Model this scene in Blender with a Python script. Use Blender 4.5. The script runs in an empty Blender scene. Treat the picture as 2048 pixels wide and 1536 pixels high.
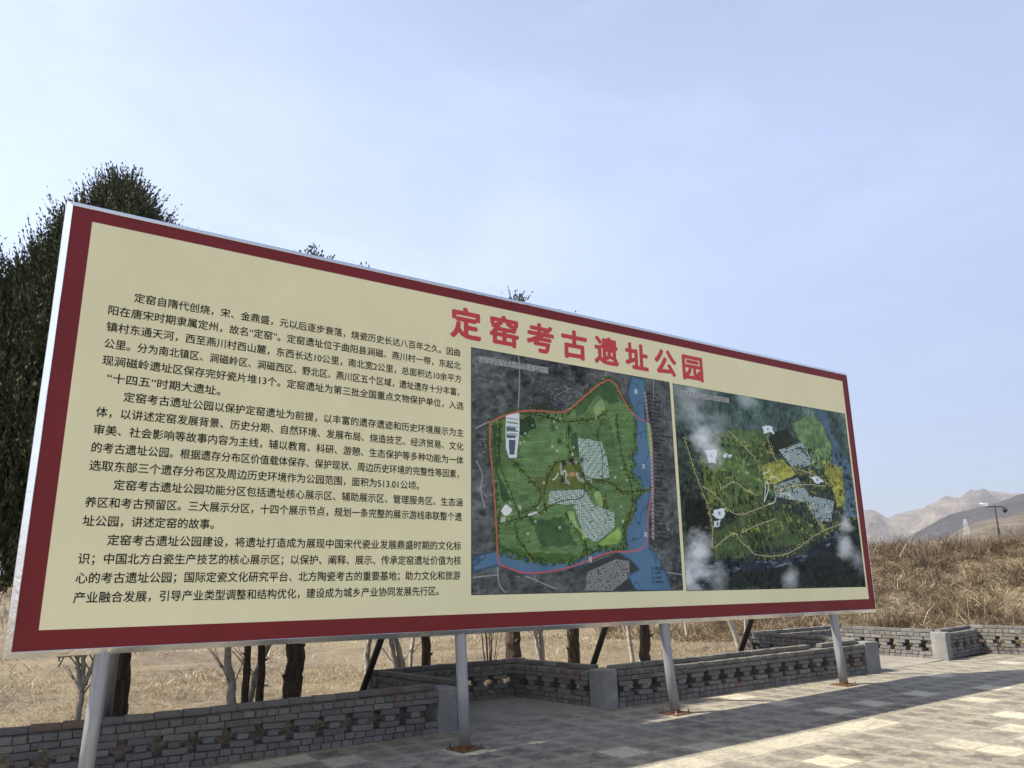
import bpy, math, random
import numpy as np
from mathutils import Vector, Matrix, noise as mnoise
random.seed(7)
RNG = np.random.default_rng(7)
S = bpy.context.scene
COL = S.collection

# ------------------------------------------------------------------ camera
cam_d = bpy.data.cameras.new('camera')
cam_d.sensor_width = 36.0
cam_d.lens = 36.0 * 1557.4 / 2048.0
cam_d.clip_start = 0.05
cam_d.clip_end = 20000
cam = bpy.data.objects.new('camera', cam_d)
COL.objects.link(cam)
CR = Matrix(((0.833108, -0.12655, -0.538439), (-0.552942, -0.214564, -0.805119), (-0.013642, 0.968477, -0.24873)))
cam.matrix_world = Matrix.Translation((0, 0, 1.72)) @ CR.to_4x4()
S.camera = cam

# ------------------------------------------------------------------ light
SUN_TO = Vector((-0.74, 0.324, 1.0)).normalized()          # direction towards the sun
SUN_EL = math.asin(SUN_TO.z)
SUN_AZ = math.atan2(SUN_TO.x, SUN_TO.y)                     # clockwise from +Y
sun_d = bpy.data.lights.new('sun', 'SUN')
sun_d.energy = 5.0
sun_d.angle = math.radians(0.55)
sun_d.color = (1.0, 0.94, 0.80)
sun = bpy.data.objects.new('sun', sun_d)
COL.objects.link(sun)
sun.rotation_euler = SUN_TO.to_track_quat('Z', 'Y').to_euler()
sun.location = (-10, 4, 20)

W = bpy.data.worlds.new('World')
S.world = W
W.use_nodes = True
nt = W.node_tree
nt.nodes.clear()
def N(t, typ, **kw):
    n = t.nodes.new(typ)
    for k, v in kw.items():
        setattr(n, k, v)
    return n
out = N(nt, 'ShaderNodeOutputWorld')
bg = N(nt, 'ShaderNodeBackground')
bg.inputs['Strength'].default_value = 0.094
sky = N(nt, 'ShaderNodeTexSky', sky_type='NISHITA', sun_disc=False)
sky.sun_elevation = SUN_EL
sky.sun_rotation = SUN_AZ
sky.altitude = 100
sky.air_density = 1.0
sky.dust_density = 2.2
sky.ozone_density = 1.6
tc = N(nt, 'ShaderNodeTexCoord')
mp = N(nt, 'ShaderNodeMapping')
mp.inputs['Scale'].default_value = (1.0, 1.0, 2.6)
nz = N(nt, 'ShaderNodeTexNoise')
nz.inputs['Scale'].default_value = 3.2
nz.inputs['Detail'].default_value = 7
nz.inputs['Roughness'].default_value = 0.6
nz.inputs['Distortion'].default_value = 0.5
rmp = N(nt, 'ShaderNodeMapRange')
rmp.inputs['From Min'].default_value = 0.42
rmp.inputs['From Max'].default_value = 0.80
rmp.inputs['To Min'].default_value = 0.50
rmp.inputs['To Max'].default_value = 0.68
mixc = N(nt, 'ShaderNodeMix', data_type='RGBA')
nt.links.new(tc.outputs['Generated'], mp.inputs['Vector'])
nt.links.new(mp.outputs[0], nz.inputs['Vector'])
nt.links.new(nz.outputs['Fac'], rmp.inputs['Value'])
sz = N(nt, 'ShaderNodeSeparateXYZ'); nt.links.new(tc.outputs['Generated'], sz.inputs[0])
elv = N(nt, 'ShaderNodeMapRange', interpolation_type='SMOOTHSTEP')      # the thin veil is densest low down and clears towards the zenith
elv.inputs['From Min'].default_value = 0.35; elv.inputs['From Max'].default_value = 0.95; elv.inputs['To Min'].default_value = 1.0; elv.inputs['To Max'].default_value = 0.25
nt.links.new(sz.outputs[2], elv.inputs['Value'])
mul = N(nt, 'ShaderNodeMath', operation='MULTIPLY'); nt.links.new(rmp.outputs[0], mul.inputs[0]); nt.links.new(elv.outputs[0], mul.inputs[1])
nt.links.new(mul.outputs[0], mixc.inputs[0])
nt.links.new(sky.outputs[0], mixc.inputs[6])
vdir = N(nt, 'ShaderNodeVectorMath', operation='DOT_PRODUCT'); vdir.inputs[1].default_value = SUN_TO   # forward scattering of the veil
nt.links.new(tc.outputs['Generated'], vdir.inputs[0])
fs = N(nt, 'ShaderNodeValToRGB'); nt.links.new(vdir.outputs['Value'], fs.inputs[0])
rr0 = N(nt, 'ShaderNodeMapRange'); rr0.inputs['From Min'].default_value = -1.0; rr0.inputs['From Max'].default_value = 1.0
nt.links.new(vdir.outputs['Value'], rr0.inputs['Value']); nt.links.new(rr0.outputs[0], fs.inputs[0])
e = fs.color_ramp.elements
e[0].position = 0.0; e[0].color = (.36,.37,.40,1); e[1].position = 1.0; e[1].color = (1.35,1.30,1.22,1)
for p_, c_ in ((.35, (.52,.54,.60)), (.55, (.80,.825,.89)), (.72, (.90,.915,.95))):
    q_ = e.new(p_); q_.color = (*c_, 1)
vm = N(nt, 'ShaderNodeMix', data_type='RGBA', blend_type='MULTIPLY'); vm.inputs[0].default_value = 1.0
vm.inputs[6].default_value = (7.2, 8.2, 10.9, 1); nt.links.new(fs.outputs[0], vm.inputs[7]); nt.links.new(vm.outputs[2], mixc.inputs[7])
nt.links.new(mixc.outputs[2], bg.inputs['Color'])
nt.links.new(bg.outputs[0], out.inputs['Surface'])

S.view_settings.view_transform = 'Standard'
S.view_settings.look = 'None'
S.view_settings.exposure = 0.80
S.view_settings.gamma = 1.0
S.view_settings.use_curve_mapping = False
S.cycles.max_bounces = 6
S.cycles.diffuse_bounces = 3
S.cycles.glossy_bounces = 3
S.cycles.transparent_max_bounces = 8
S.cycles.volume_bounces = 0

# ------------------------------------------------------------------ helpers
def tag(o, label=None, cat=None, group=None, kind=None):
    if label: o['label'] = label
    if cat: o['category'] = cat
    if group: o['group'] = group
    if kind: o['kind'] = kind
    return o
def link(name, me, parent=None, mat=None):
    o = bpy.data.objects.new(name, me)
    COL.objects.link(o)
    if parent: o.parent = parent
    if mat and me is not None and not me.materials: me.materials.append(mat)
    return o
def empty(name, loc=(0, 0, 0), rz=0.0):
    o = bpy.data.objects.new(name, None)
    COL.objects.link(o)
    o.location = loc
    o.rotation_euler = (0, 0, rz)
    o.empty_display_size = 0.2
    return o
class MB:
    def __init__(s): s.v = []; s.f = []; s.m = []
    def poly(s, pts, m=0):
        b = len(s.v); s.v += [tuple(p) for p in pts]; s.f.append(tuple(range(b, b + len(pts)))); s.m.append(m)
    def box(s, x0, x1, y0, y1, z0, z1, m=0, T=None):
        c = [(x0,y0,z0),(x1,y0,z0),(x1,y1,z0),(x0,y1,z0),(x0,y0,z1),(x1,y0,z1),(x1,y1,z1),(x0,y1,z1)]
        if T is not None: c = [tuple(T @ Vector(p)) for p in c]
        b = len(s.v); s.v += c
        for q in ((3,2,1,0),(4,5,6,7),(0,1,5,4),(1,2,6,5),(2,3,7,6),(3,0,4,7)):
            s.f.append(tuple(b + i for i in q)); s.m.append(m)
    def tube(s, pts, rads, n=10, cap=True, m=0, wob=0.0, rng=random):
        pts = [Vector(p) for p in pts]; b0 = len(s.v)
        dd = pts[-1] - pts[0]; ref = Vector((0,1,0)) if abs(dd.z) > .5*dd.length else Vector((0,0,1))
        ref = (ref + Vector((.013,.017,.011))).normalized()
        for i, p in enumerate(pts):
            d = (pts[min(i+1, len(pts)-1)] - pts[max(i-1, 0)])
            d = d.normalized() if d.length > 1e-9 else Vector((0,0,1))
            a = d.cross(ref)
            a.normalize(); c = d.cross(a)
            for k in range(n):
                t = 2*math.pi*k/n
                r = rads[i]*(1 + (rng.uniform(-wob, wob) if wob else 0))
                s.v.append(tuple(p + (a*math.cos(t) + c*math.sin(t))*r))
            if i:
                for k in range(n):
                    q = b0 + (i-1)*n
                    s.f.append((q+k, q+n+k, q+n+(k+1)%n, q+(k+1)%n)); s.m.append(m)
        if cap:
            s.f.append(tuple(b0 + k for k in range(n))); s.m.append(m)
            e = b0 + (len(pts)-1)*n
            s.f.append(tuple(e + n-1-k for k in range(n))); s.m.append(m)
    def mesh(s, name, mats, smooth=False):
        me = bpy.data.meshes.new(name)
        me.from_pydata(s.v, [], s.f)
        for x in (mats if isinstance(mats, (list, tuple)) else [mats]): me.materials.append(x)
        me.polygons.foreach_set('material_index', s.m)
        me.polygons.foreach_set('use_smooth', [smooth]*len(s.f))
        me.update()
        return me
    def build(s, name, mats, parent=None, smooth=False):
        return link(name, s.mesh(name, mats, smooth), parent)
def np_mesh(name, verts, faces, mats, fmat=None, smooth=False):
    """verts (n,3); faces (m,k) all of the same size"""
    me = bpy.data.meshes.new(name)
    nv, (nf, k) = len(verts), faces.shape
    me.vertices.add(nv); me.vertices.foreach_set('co', np.ascontiguousarray(verts, dtype=np.float32).ravel())
    me.loops.add(nf*k); me.loops.foreach_set('vertex_index', np.ascontiguousarray(faces, dtype=np.int32).ravel())
    me.polygons.add(nf)
    me.polygons.foreach_set('loop_start', np.arange(nf, dtype=np.int32)*k)
    me.polygons.foreach_set('loop_total', np.full(nf, k, dtype=np.int32))
    for x in (mats if isinstance(mats, (list, tuple)) else [mats]): me.materials.append(x)
    if fmat is not None: me.polygons.foreach_set('material_index', fmat.astype(np.int32))
    me.polygons.foreach_set('use_smooth', np.full(nf, smooth))
    me.update(); me.validate()
    return me

# ------------------------------------------------------------------ materials
def new_mat(name, rough=0.8, metal=0.0, color=(0.5, 0.5, 0.5), spec=0.5):
    m = bpy.data.materials.new(name); m.use_nodes = True
    t = m.node_tree; b = t.nodes['Principled BSDF']
    b.inputs['Base Color'].default_value = (*color, 1)
    b.inputs['Roughness'].default_value = rough
    b.inputs['Metallic'].default_value = metal
    b.inputs['Specular IOR Level'].default_value = spec
    return m, t, b
def ramp(t, fac, stops, interp='LINEAR'):
    r = N(t, 'ShaderNodeValToRGB'); r.color_ramp.interpolation = interp
    e = r.color_ramp.elements
    while len(e) < len(stops): e.new(0.5)
    for i, (p, c) in enumerate(stops):
        e[i].position = p; e[i].color = (*c, 1) if len(c) == 3 else c
    t.links.new(fac, r.inputs[0])
    return r.outputs[0]
def noise(t, vec, scale, detail=4, rough=0.55, dist=0.0, dim='3D'):
    n = N(t, 'ShaderNodeTexNoise'); n.noise_dimensions = dim
    n.inputs['Scale'].default_value = scale; n.inputs['Detail'].default_value = detail
    n.inputs['Roughness'].default_value = rough; n.inputs['Distortion'].default_value = dist
    if vec is not None: t.links.new(vec, n.inputs['Vector'])
    return n.outputs['Fac']
def mixcol(t, fac, a, b, mode='MIX'):
    n = N(t, 'ShaderNodeMix', data_type='RGBA', blend_type=mode)
    for s_, v in ((0, fac), (6, a), (7, b)):
        if isinstance(v, bpy.types.NodeSocket): t.links.new(v, n.inputs[s_])
        elif isinstance(v, (int, float)): n.inputs[s_].default_value = v
        else: n.inputs[s_].default_value = (*v, 1)
    return n.outputs[2]
def math_n(t, op, a, b=None, c=None):
    n = N(t, 'ShaderNodeMath', operation=op)
    for i, v in enumerate((a, b, c)):
        if v is None: continue
        if isinstance(v, bpy.types.NodeSocket): t.links.new(v, n.inputs[i])
        else: n.inputs[i].default_value = v
    return n.outputs[0]
def bump(t, b, h, strength=0.3, dist=0.01):
    n = N(t, 'ShaderNodeBump'); n.inputs['Strength'].default_value = strength; n.inputs['Distance'].default_value = dist
    t.links.new(h, n.inputs['Height']); t.links.new(n.outputs[0], b.inputs['Normal'])
def pos(t): return N(t, 'ShaderNodeNewGeometry').outputs['Position']
def objc(t): return N(t, 'ShaderNodeTexCoord').outputs['Object']

# brick
M_brick, t, b = new_mat('brick_mat', 0.92, spec=0.25)
oi = N(t, 'ShaderNodeObjectInfo')
base = ramp(t, oi.outputs['Random'], [(0, (.115,.110,.104)), (.35, (.155,.147,.139)), (.7, (.192,.183,.171)), (.93, (.225,.212,.195)), (.965, (.15,.118,.095)), (.99, (.22,.14,.10)), (1, (.20,.12,.08))])
P = pos(t)
n1 = noise(t, P, 9, 5, .6); n2 = noise(t, P, 90, 3, .6); n3 = noise(t, P, 1.3, 3)
c1 = mixcol(t, ramp(t, n1, [(.35, (0,0,0)), (.7, (1,1,1))]), base, (.21,.20,.185))
c1 = mixcol(t, 0.38, base, c1)
c2 = mixcol(t, ramp(t, n2, [(.3, (.55,.55,.55)), (.6, (0,0,0))]), c1, (.055,.053,.051))
c3 = mixcol(t, ramp(t, n3, [(.56, (0,0,0)), (.72, (.55,.55,.55))]), c2, (.17,.14,.11))
t.links.new(c3, b.inputs['Base Color'])
n5 = noise(t, P, 28, 5, .75)
c4 = mixcol(t, ramp(t, n5, [(.58, (0,0,0)), (.72, (.6,.6,.6))]), c3, (.26,.245,.22))
t.links.new(c4, b.inputs['Base Color'])
bump(t, b, math_n(t, 'ADD', n2, n5), 0.6, 0.006)
# mortar
M_mortar, t, b = new_mat('mortar_mat', 0.95, spec=0.2)
P = pos(t); n1 = noise(t, P, 30, 4)
t.links.new(ramp(t, n1, [(.3, (.08,.077,.072)), (.7, (.15,.142,.13))]), b.inputs['Base Color'])
bump(t, b, n1, 0.6, 0.01)
# cement render of the pillars
M_cement, t, b = new_mat('cement_mat', 0.9, spec=0.25)
P = pos(t); n1 = noise(t, P, 3.5, 6, .65); n2 = noise(t, P, 60, 3)
c = ramp(t, n1, [(.3, (.165,.163,.158)), (.55, (.225,.222,.214)), (.75, (.31,.305,.29))])
c = mixcol(t, ramp(t, n2, [(.35, (.35,.35,.35)), (.6, (0,0,0))]), c, (.10,.10,.10))
t.links.new(c, b.inputs['Base Color']); bump(t, b, n2, 0.35, 0.004)
# concrete floor of the bays
M_floor, t, b = new_mat('bay_floor_mat', 0.9, spec=0.25)
P = pos(t); n1 = noise(t, P, 1.6, 7, .65, .6); n2 = noise(t, P, 45, 3)
c = ramp(t, n1, [(.3, (.17,.152,.130)), (.5, (.235,.212,.18)), (.72, (.32,.295,.25))])
c = mixcol(t, ramp(t, n2, [(.35, (.3,.3,.3)), (.55, (0,0,0))]), c, (.12,.108,.092))
t.links.new(c, b.inputs['Base Color']); bump(t, b, n2, 0.3, 0.004)

# paving tile: 0.4 m tiles, S-shaped groove and arcs pressed in the face
TILE = 0.40; TX0 = -0.03; TY0 = 0.05          # seams at x = TX0 + k*TILE, y = TY0 + k*TILE
M_tile, t, b = new_mat('paving_tile_mat', 0.85, spec=0.3)
P = pos(t)
sep = N(t, 'ShaderNodeSeparateXYZ'); t.links.new(P, sep.inputs[0])
u = math_n(t, 'DIVIDE', math_n(t, 'SUBTRACT', sep.outputs[0], TX0), TILE)
v = math_n(t, 'DIVIDE', math_n(t, 'SUBTRACT', sep.outputs[1], TY0), TILE)
fu = math_n(t, 'FRACT', u); fv = math_n(t, 'FRACT', v)
iu = math_n(t, 'FLOOR', u); iv = math_n(t, 'FLOOR', v)
cmb = N(t, 'ShaderNodeCombineXYZ'); t.links.new(iu, cmb.inputs[0]); t.links.new(iv, cmb.inputs[1])
wn = N(t, 'ShaderNodeTexWhiteNoise'); t.links.new(cmb.outputs[0], wn.inputs[0])
cmb2 = N(t, 'ShaderNodeCombineXYZ'); t.links.new(iu, cmb2.inputs[0]); t.links.new(iv, cmb2.inputs[1]); cmb2.inputs[2].default_value = 7.3
wn2 = N(t, 'ShaderNodeTexWhiteNoise'); t.links.new(cmb2.outputs[0], wn2.inputs[0])
def corner_dist(cu, cv_):
    a = math_n(t, 'SUBTRACT', fu, cu); c_ = math_n(t, 'SUBTRACT', fv, cv_)
    return math_n(t, 'SQRT', math_n(t, 'ADD', math_n(t, 'MULTIPLY', a, a), math_n(t, 'MULTIPLY', c_, c_)))
d00, d11, d10, d01 = corner_dist(0, 0), corner_dist(1, 1), corner_dist(1, 0), corner_dist(0, 1)
dmin2 = math_n(t, 'MINIMUM', d00, d11)
dall = math_n(t, 'MINIMUM', dmin2, math_n(t, 'MINIMUM', d10, d01))
wave = math_n(t, 'MULTIPLY', math_n(t, 'SINE', math_n(t, 'MULTIPLY', fv, 2*math.pi)), 0.11)
g1 = math_n(t, 'ABSOLUTE', math_n(t, 'SUBTRACT', math_n(t, 'SUBTRACT', fu, 0.5), wave))
groove = math_n(t, 'LESS_THAN', g1, 0.013)
edge = math_n(t, 'MINIMUM', math_n(t, 'MINIMUM', fu, math_n(t, 'SUBTRACT', 1.0, fu)), math_n(t, 'MINIMUM', fv, math_n(t, 'SUBTRACT', 1.0, fv)))
# lens shaped leaves: overlap of two circles of radius 0.74 about opposite corners
lens = math_n(t, 'LESS_THAN', math_n(t, 'MAXIMUM', d00, d11), 0.86)
lensb = math_n(t, 'LESS_THAN', math_n(t, 'MAXIMUM', d10, d01), 0.86)
leafsel = math_n(t, 'MAXIMUM', math_n(t, 'MULTIPLY', lens, 0.9), math_n(t, 'MULTIPLY', lensb, 0.75))
nw = noise(t, P, 7.0, 6, .68, .8); ns = noise(t, P, 160, 2, .5); nb = noise(t, P, 0.55, 3)
vor = N(t, 'ShaderNodeTexVoronoi'); vor.inputs['Scale'].default_value = 75; t.links.new(P, vor.inputs['Vector'])
dark = ramp(t, wn.outputs['Value'], [(0, (.055,.052,.050)), (.5, (.080,.075,.071)), (1, (.125,.117,.108))])
lite = ramp(t, wn2.outputs['Value'], [(0, (.20,.182,.146)), (.6, (.26,.237,.188)), (1, (.34,.31,.245))])
blend = math_n(t, 'MULTIPLY', leafsel, ramp(t, nw, [(.28, (.35,.35,.35)), (.6, (1,1,1))]))
col = mixcol(t, blend, lite, dark)
soft = mixcol(t, 0.45, col, (.18,.168,.148))
col = mixcol(t, ramp(t, wn2.outputs['Value'], [(.55, (0,0,0)), (.6, (1,1,1))]), col, soft)
clean = math_n(t, 'GREATER_THAN', wn.outputs['Value'], 0.915)
col = mixcol(t, clean, col, (.49,.46,.37))
rowb = math_n(t, 'LESS_THAN', math_n(t, 'ABSOLUTE', math_n(t, 'SUBTRACT', iv, 14.0)), 0.5)   # one row of newer pale tiles
rowx = math_n(t, 'LESS_THAN', sep.outputs[0], 9.2)
col = mixcol(t, math_n(t, 'MULTIPLY', math_n(t, 'MULTIPLY', rowb, rowx), .86), col, (.47,.44,.36))
speck = math_n(t, 'LESS_THAN', vor.outputs['Distance'], 0.25)
col = mixcol(t, math_n(t, 'MULTIPLY', speck, 0.35), col, (.12,.113,.105))
col = mixcol(t, ramp(t, nb, [(.42, (0,0,0)), (.68, (.55,.55,.55))]), col, (.26,.24,.20))
col = mixcol(t, math_n(t, 'MULTIPLY', groove, 0.6), col, (.14,.13,.112))
dustedge = ramp(t, edge, [(0.012, (1,1,1)), (0.055, (0,0,0))])
col = mixcol(t, math_n(t, 'MULTIPLY', dustedge, 0.75), col, (.33,.305,.255))
grime = noise(t, P, 1.7, 7, .72, 1.2); grit = noise(t, P, 24, 4, .7)
col = mixcol(t, ramp(t, grime, [(.38, (.45,.45,.45)), (.54, (0,0,0))]), col, (.105,.096,.086))
col = mixcol(t, ramp(t, grime, [(.52, (0,0,0)), (.74, (.6,.6,.6))]), col, (.33,.30,.245))
col = mixcol(t, ramp(t, grit, [(.30, (.55,.55,.55)), (.50, (0,0,0))]), col, (.09,.083,.075))
col = mixcol(t, ramp(t, grit, [(.56, (0,0,0)), (.74, (.5,.5,.5))]), col, (.42,.385,.31))
col = mixcol(t, 1.0, col, (1.08,1.045,.985), 'MULTIPLY')
t.links.new(col, b.inputs['Base Color'])
hgt = math_n(t, 'ADD', math_n(t, 'MULTIPLY', math_n(t, 'SUBTRACT', 1.0, groove), 0.6), math_n(t, 'MULTIPLY', vor.outputs['Distance'], 0.6))
hgt = math_n(t, 'ADD', hgt, math_n(t, 'MULTIPLY', ns, 0.4))
bump(t, b, hgt, 0.55, 0.004)
M_bed, t, b = new_mat('sand_joint_mat', 0.95, color=(.12,.11,.092), spec=0.2)

# soil + straw ground
M_soil, t, b = new_mat('field_soil_mat', 0.95, spec=0.15)
P = pos(t)
n1 = noise(t, P, 0.35, 5, .6, .8); n2 = noise(t, P, 4.0, 6, .7); n3 = noise(t, P, 38, 4, .7); n4 = noise(t, P, 0.06, 4)
c = ramp(t, n2, [(.28, (.075,.057,.040)), (.46, (.150,.118,.083)), (.64, (.235,.190,.134)), (.82, (.31,.256,.185))])
c = mixcol(t, ramp(t, n1, [(.40, (0,0,0)), (.60, (.75,.75,.75))]), c, (.29,.235,.15))
c = mixcol(t, ramp(t, n3, [(.30, (.7,.7,.7)), (.52, (0,0,0))]), c, (.13,.10,.07))
n5 = noise(t, P, 11, 5, .75)
c = mixcol(t, ramp(t, n5, [(.36, (.85,.85,.85)), (.50, (0,0,0))]), c, (.085,.064,.045))
c = mixcol(t, ramp(t, n5, [(.60, (0,0,0)), (.72, (.7,.7,.7))]), c, (.42,.36,.26))
t.links.new(c, b.inputs['Base Color'])
bump(t, b, math_n(t, 'ADD', math_n(t, 'MULTIPLY', n2, .7), math_n(t, 'MULTIPLY', n3, .5)), 0.9, 0.06)

def straw_mat(name, stops, rough=0.8, trans=0.0):
    m, t, b = new_mat(name, rough, spec=0.25)
    g = N(t, 'ShaderNodeNewGeometry')
    t.links.new(ramp(t, g.outputs['Random Per Island'], stops), b.inputs['Base Color'])
    return m
def patch_mat(name, stops, stops2, sc):
    m, t, b = new_mat(name, .85, spec=.2)
    g = N(t, 'ShaderNodeNewGeometry'); n1 = noise(t, g.outputs['Position'], sc, 4, .6, .4)
    a = ramp(t, g.outputs['Random Per Island'], stops); c = ramp(t, g.outputs['Random Per Island'], stops2)
    t.links.new(mixcol(t, ramp(t, n1, [(.42, (0,0,0)), (.56, (1,1,1))]), a, c), b.inputs['Base Color'])
    return m
M_straw = straw_mat('dry_straw_mat', [(0, (.10,.072,.042)), (.35, (.23,.175,.105)), (.7, (.38,.30,.185)), (1, (.60,.51,.34))])
M_weed = patch_mat('dry_weed_mat', [(0, (.05,.036,.024)), (.35, (.14,.105,.065)), (.65, (.27,.205,.125)), (.88, (.43,.34,.22)), (1, (.66,.56,.40))], [(0, (.028,.020,.014)), (.4, (.085,.056,.035)), (.75, (.17,.115,.068)), (.95, (.30,.225,.14)), (1, (.52,.43,.30))], .55)
M_brush = straw_mat('brush_twig_mat', [(0, (.055,.042,.033)), (.5, (.125,.095,.072)), (1, (.24,.19,.14))])
M_juniper = straw_mat('juniper_leaf_mat', [(0, (.020,.024,.012)), (.4, (.042,.050,.021)), (.75, (.076,.086,.036)), (.92, (.12,.122,.055)), (1, (.15,.12,.065))], 0.7)

def bark_mat(name, stops, scale=14, stretch=0.12, strength=1.0):
    m, t, b = new_mat(name, 0.9, spec=0.2)
    mp = N(t, 'ShaderNodeMapping'); mp.inputs['Scale'].default_value = (1, 1, stretch)
    t.links.new(pos(t), mp.inputs['Vector'])
    n1 = noise(t, mp.outputs[0], scale, 6, .7, .5)
    t.links.new(ramp(t, n1, stops), b.inputs['Base Color'])
    bump(t, b, n1, strength, 0.03)
    return m
M_bark = bark_mat('juniper_bark_mat', [(.3, (.03,.021,.015)), (.5, (.085,.062,.045)), (.72, (.19,.145,.105))], 26, .12)
M_pale = bark_mat('pale_bark_mat', [(.3, (.24,.21,.17)), (.5, (.42,.385,.33)), (.75, (.62,.58,.52))], 18, .6, .5)
M_twig = bark_mat('dark_twig_mat', [(.3, (.06,.045,.035)), (.7, (.15,.11,.08))], 20, .3, .5)

# steel of the posts
M_galv, t, b = new_mat('galvanised_steel_mat', 0.5, 0.35, (.50,.52,.54))
P = pos(t); mp = N(t, 'ShaderNodeMapping'); mp.inputs['Scale'].default_value = (1, 1, .05); t.links.new(P, mp.inputs['Vector'])
n1 = noise(t, mp.outputs[0], 90, 4, .6); n2 = noise(t, P, 3.0, 5, .65)
c = ramp(t, n1, [(.3, (.29,.302,.31)), (.55, (.345,.357,.365)), (.75, (.41,.42,.425))])
c = mixcol(t, ramp(t, n2, [(.5, (0,0,0)), (.75, (.4,.4,.4))]), c, (.35,.34,.32))
t.links.new(c, b.inputs['Base Color'])
t.links.new(ramp(t, n1, [(.3, (.36,.36,.36)), (.7, (.55,.55,.55))]), b.inputs['Roughness'])
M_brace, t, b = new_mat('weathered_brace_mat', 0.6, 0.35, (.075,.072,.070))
M_rust, t, b = new_mat('rusty_plate_mat', 0.9, 0.1, (.3,.15,.05))
P = pos(t); n1 = noise(t, P, 26, 6, .7)
t.links.new(ramp(t, n1, [(.28, (.03,.017,.011)), (.45, (.10,.045,.018)), (.62, (.20,.10,.035)), (.78, (.16,.12,.085))]), b.inputs['Base Color'])
bump(t, b, n1, .6, .006)
# polished trim
M_trim, t, b = new_mat('polished_trim_mat', 0.10, 1.0, (.80,.80,.79))
P = pos(t); n1 = noise(t, P, 4.5, 3, .5, 1.5); n2 = noise(t, P, 17, 2, .5, .5)
bump(t, b, math_n(t, 'ADD', n1, math_n(t, 'MULTIPLY', n2, .2)), 0.10, 0.05)
n3 = noise(t, P, 2.0, 4)
t.links.new(ramp(t, n3, [(.35, (.12,.12,.12)), (.7, (.30,.30,.30))]), b.inputs['Roughness'])
# banner print
def vinyl(name, colr, wob=.06):
    m, t, b = new_mat(name, 0.45, 0, colr, 0.28)
    P = pos(t); n1 = noise(t, P, .9, 4, .5, 1.0)
    mm = tuple(min(1, x*(1+wob)) for x in colr); ll = tuple(x*(1-wob) for x in colr)
    c = ramp(t, n1, [(.35, ll), (.65, mm)])
    n2 = noise(t, P, 7.0, 5, .7, .3)
    c = mixcol(t, ramp(t, n2, [(.72, (0,0,0)), (.80, (.22,.22,.22))]), c, (.42,.38,.30))
    t.links.new(c, b.inputs['Base Color'])
    mp = N(t, 'ShaderNodeMapping'); mp.inputs['Rotation'].default_value = (0, .6, 0); mp.inputs['Scale'].default_value = (3.0, 1, .5); t.links.new(P, mp.inputs['Vector'])
    bump(t, b, noise(t, mp.outputs[0], .8, 3, .5, .6), 0.25, 0.05)
    return m
M_cream = vinyl('cream_print_mat', (.88,.82,.50), .025)
M_red = vinyl('red_print_mat', (.19,.016,.018), .07)
M_title = new_mat('red_letter_mat', .45, 0, (.60,.045,.045))[0]
M_black = new_mat('black_letter_mat', .5, 0, (.008,.008,.008), .15)[0]
M_whitel = new_mat('white_letter_mat', .5, 0, (.75,.75,.75))[0]
M_print, t, b = new_mat('picture_print_mat', 0.45, 0, (.5,.5,.5), .16)
at = N(t, 'ShaderNodeAttribute'); at.attribute_name = 'print'; t.links.new(at.outputs['Color'], b.inputs['Base Color'])
M_sheet, t, b = new_mat('back_sheet_mat', 0.5, 0.6, (.42,.43,.44))
M_white, _, _ = new_mat('white_paint_mat', 0.5, 0, (.72,.72,.72))
M_darkm, _, _ = new_mat('dark_metal_mat', 0.8, 0.0, (.018,.018,.02))
M_stone = bark_mat('stone_mat', [(.3, (.30,.26,.20)), (.7, (.48,.43,.34))], 8, 1, .5)

# ------------------------------------------------------------------ terrain
SL = 0.019
def gz(x): return SL*(min(max(x, -12.0), 24.0) - 4.5)
TH = math.atan(-0.0577)
O2 = Vector((4.8, 8.87)); DU = Vector((math.cos(TH), math.sin(TH))); DV = Vector((-math.sin(TH), math.cos(TH)))
def UV(u, v): p = O2 + DU*u + DV*v; return (p.x, p.y)
# outline of the paved area (u, v), walls stand on it
BAY1 = [(0.10, 0.0), (-0.20, 1.92), (2.30, 1.92), (2.58, 0.0)]
BAY2 = [(8.32, 0.0), (8.35, 2.62), (10.83, 2.50), (10.76, 0.25)]
PAVE = [(-9, -16), (-9, .12)] + [(0.0, .12)] + [(-.26, 2.0), (2.36, 1.95), (2.6, .12)] + [(8.24, .12), (8.24, 2.7), (10.88, 2.6), (10.80, .34)] + [(12.30, .50), (12.95, -3.2), (13.6, -7), (14.6, -16)]
PAVE_XY = np.array([UV(*p) for p in PAVE])
def inside(poly, x, y):
    x = np.asarray(x); y = np.asarray(y); r = np.zeros(x.shape, bool); n = len(poly)
    for i in range(n):
        x0, y0 = poly[i]; x1, y1 = poly[(i+1) % n]
        if y0 == y1: continue
        c = ((y0 > y) != (y1 > y)) & (x < (x1-x0)*(y-y0)/(y1-y0) + x0)
        r ^= c
    return r
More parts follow.
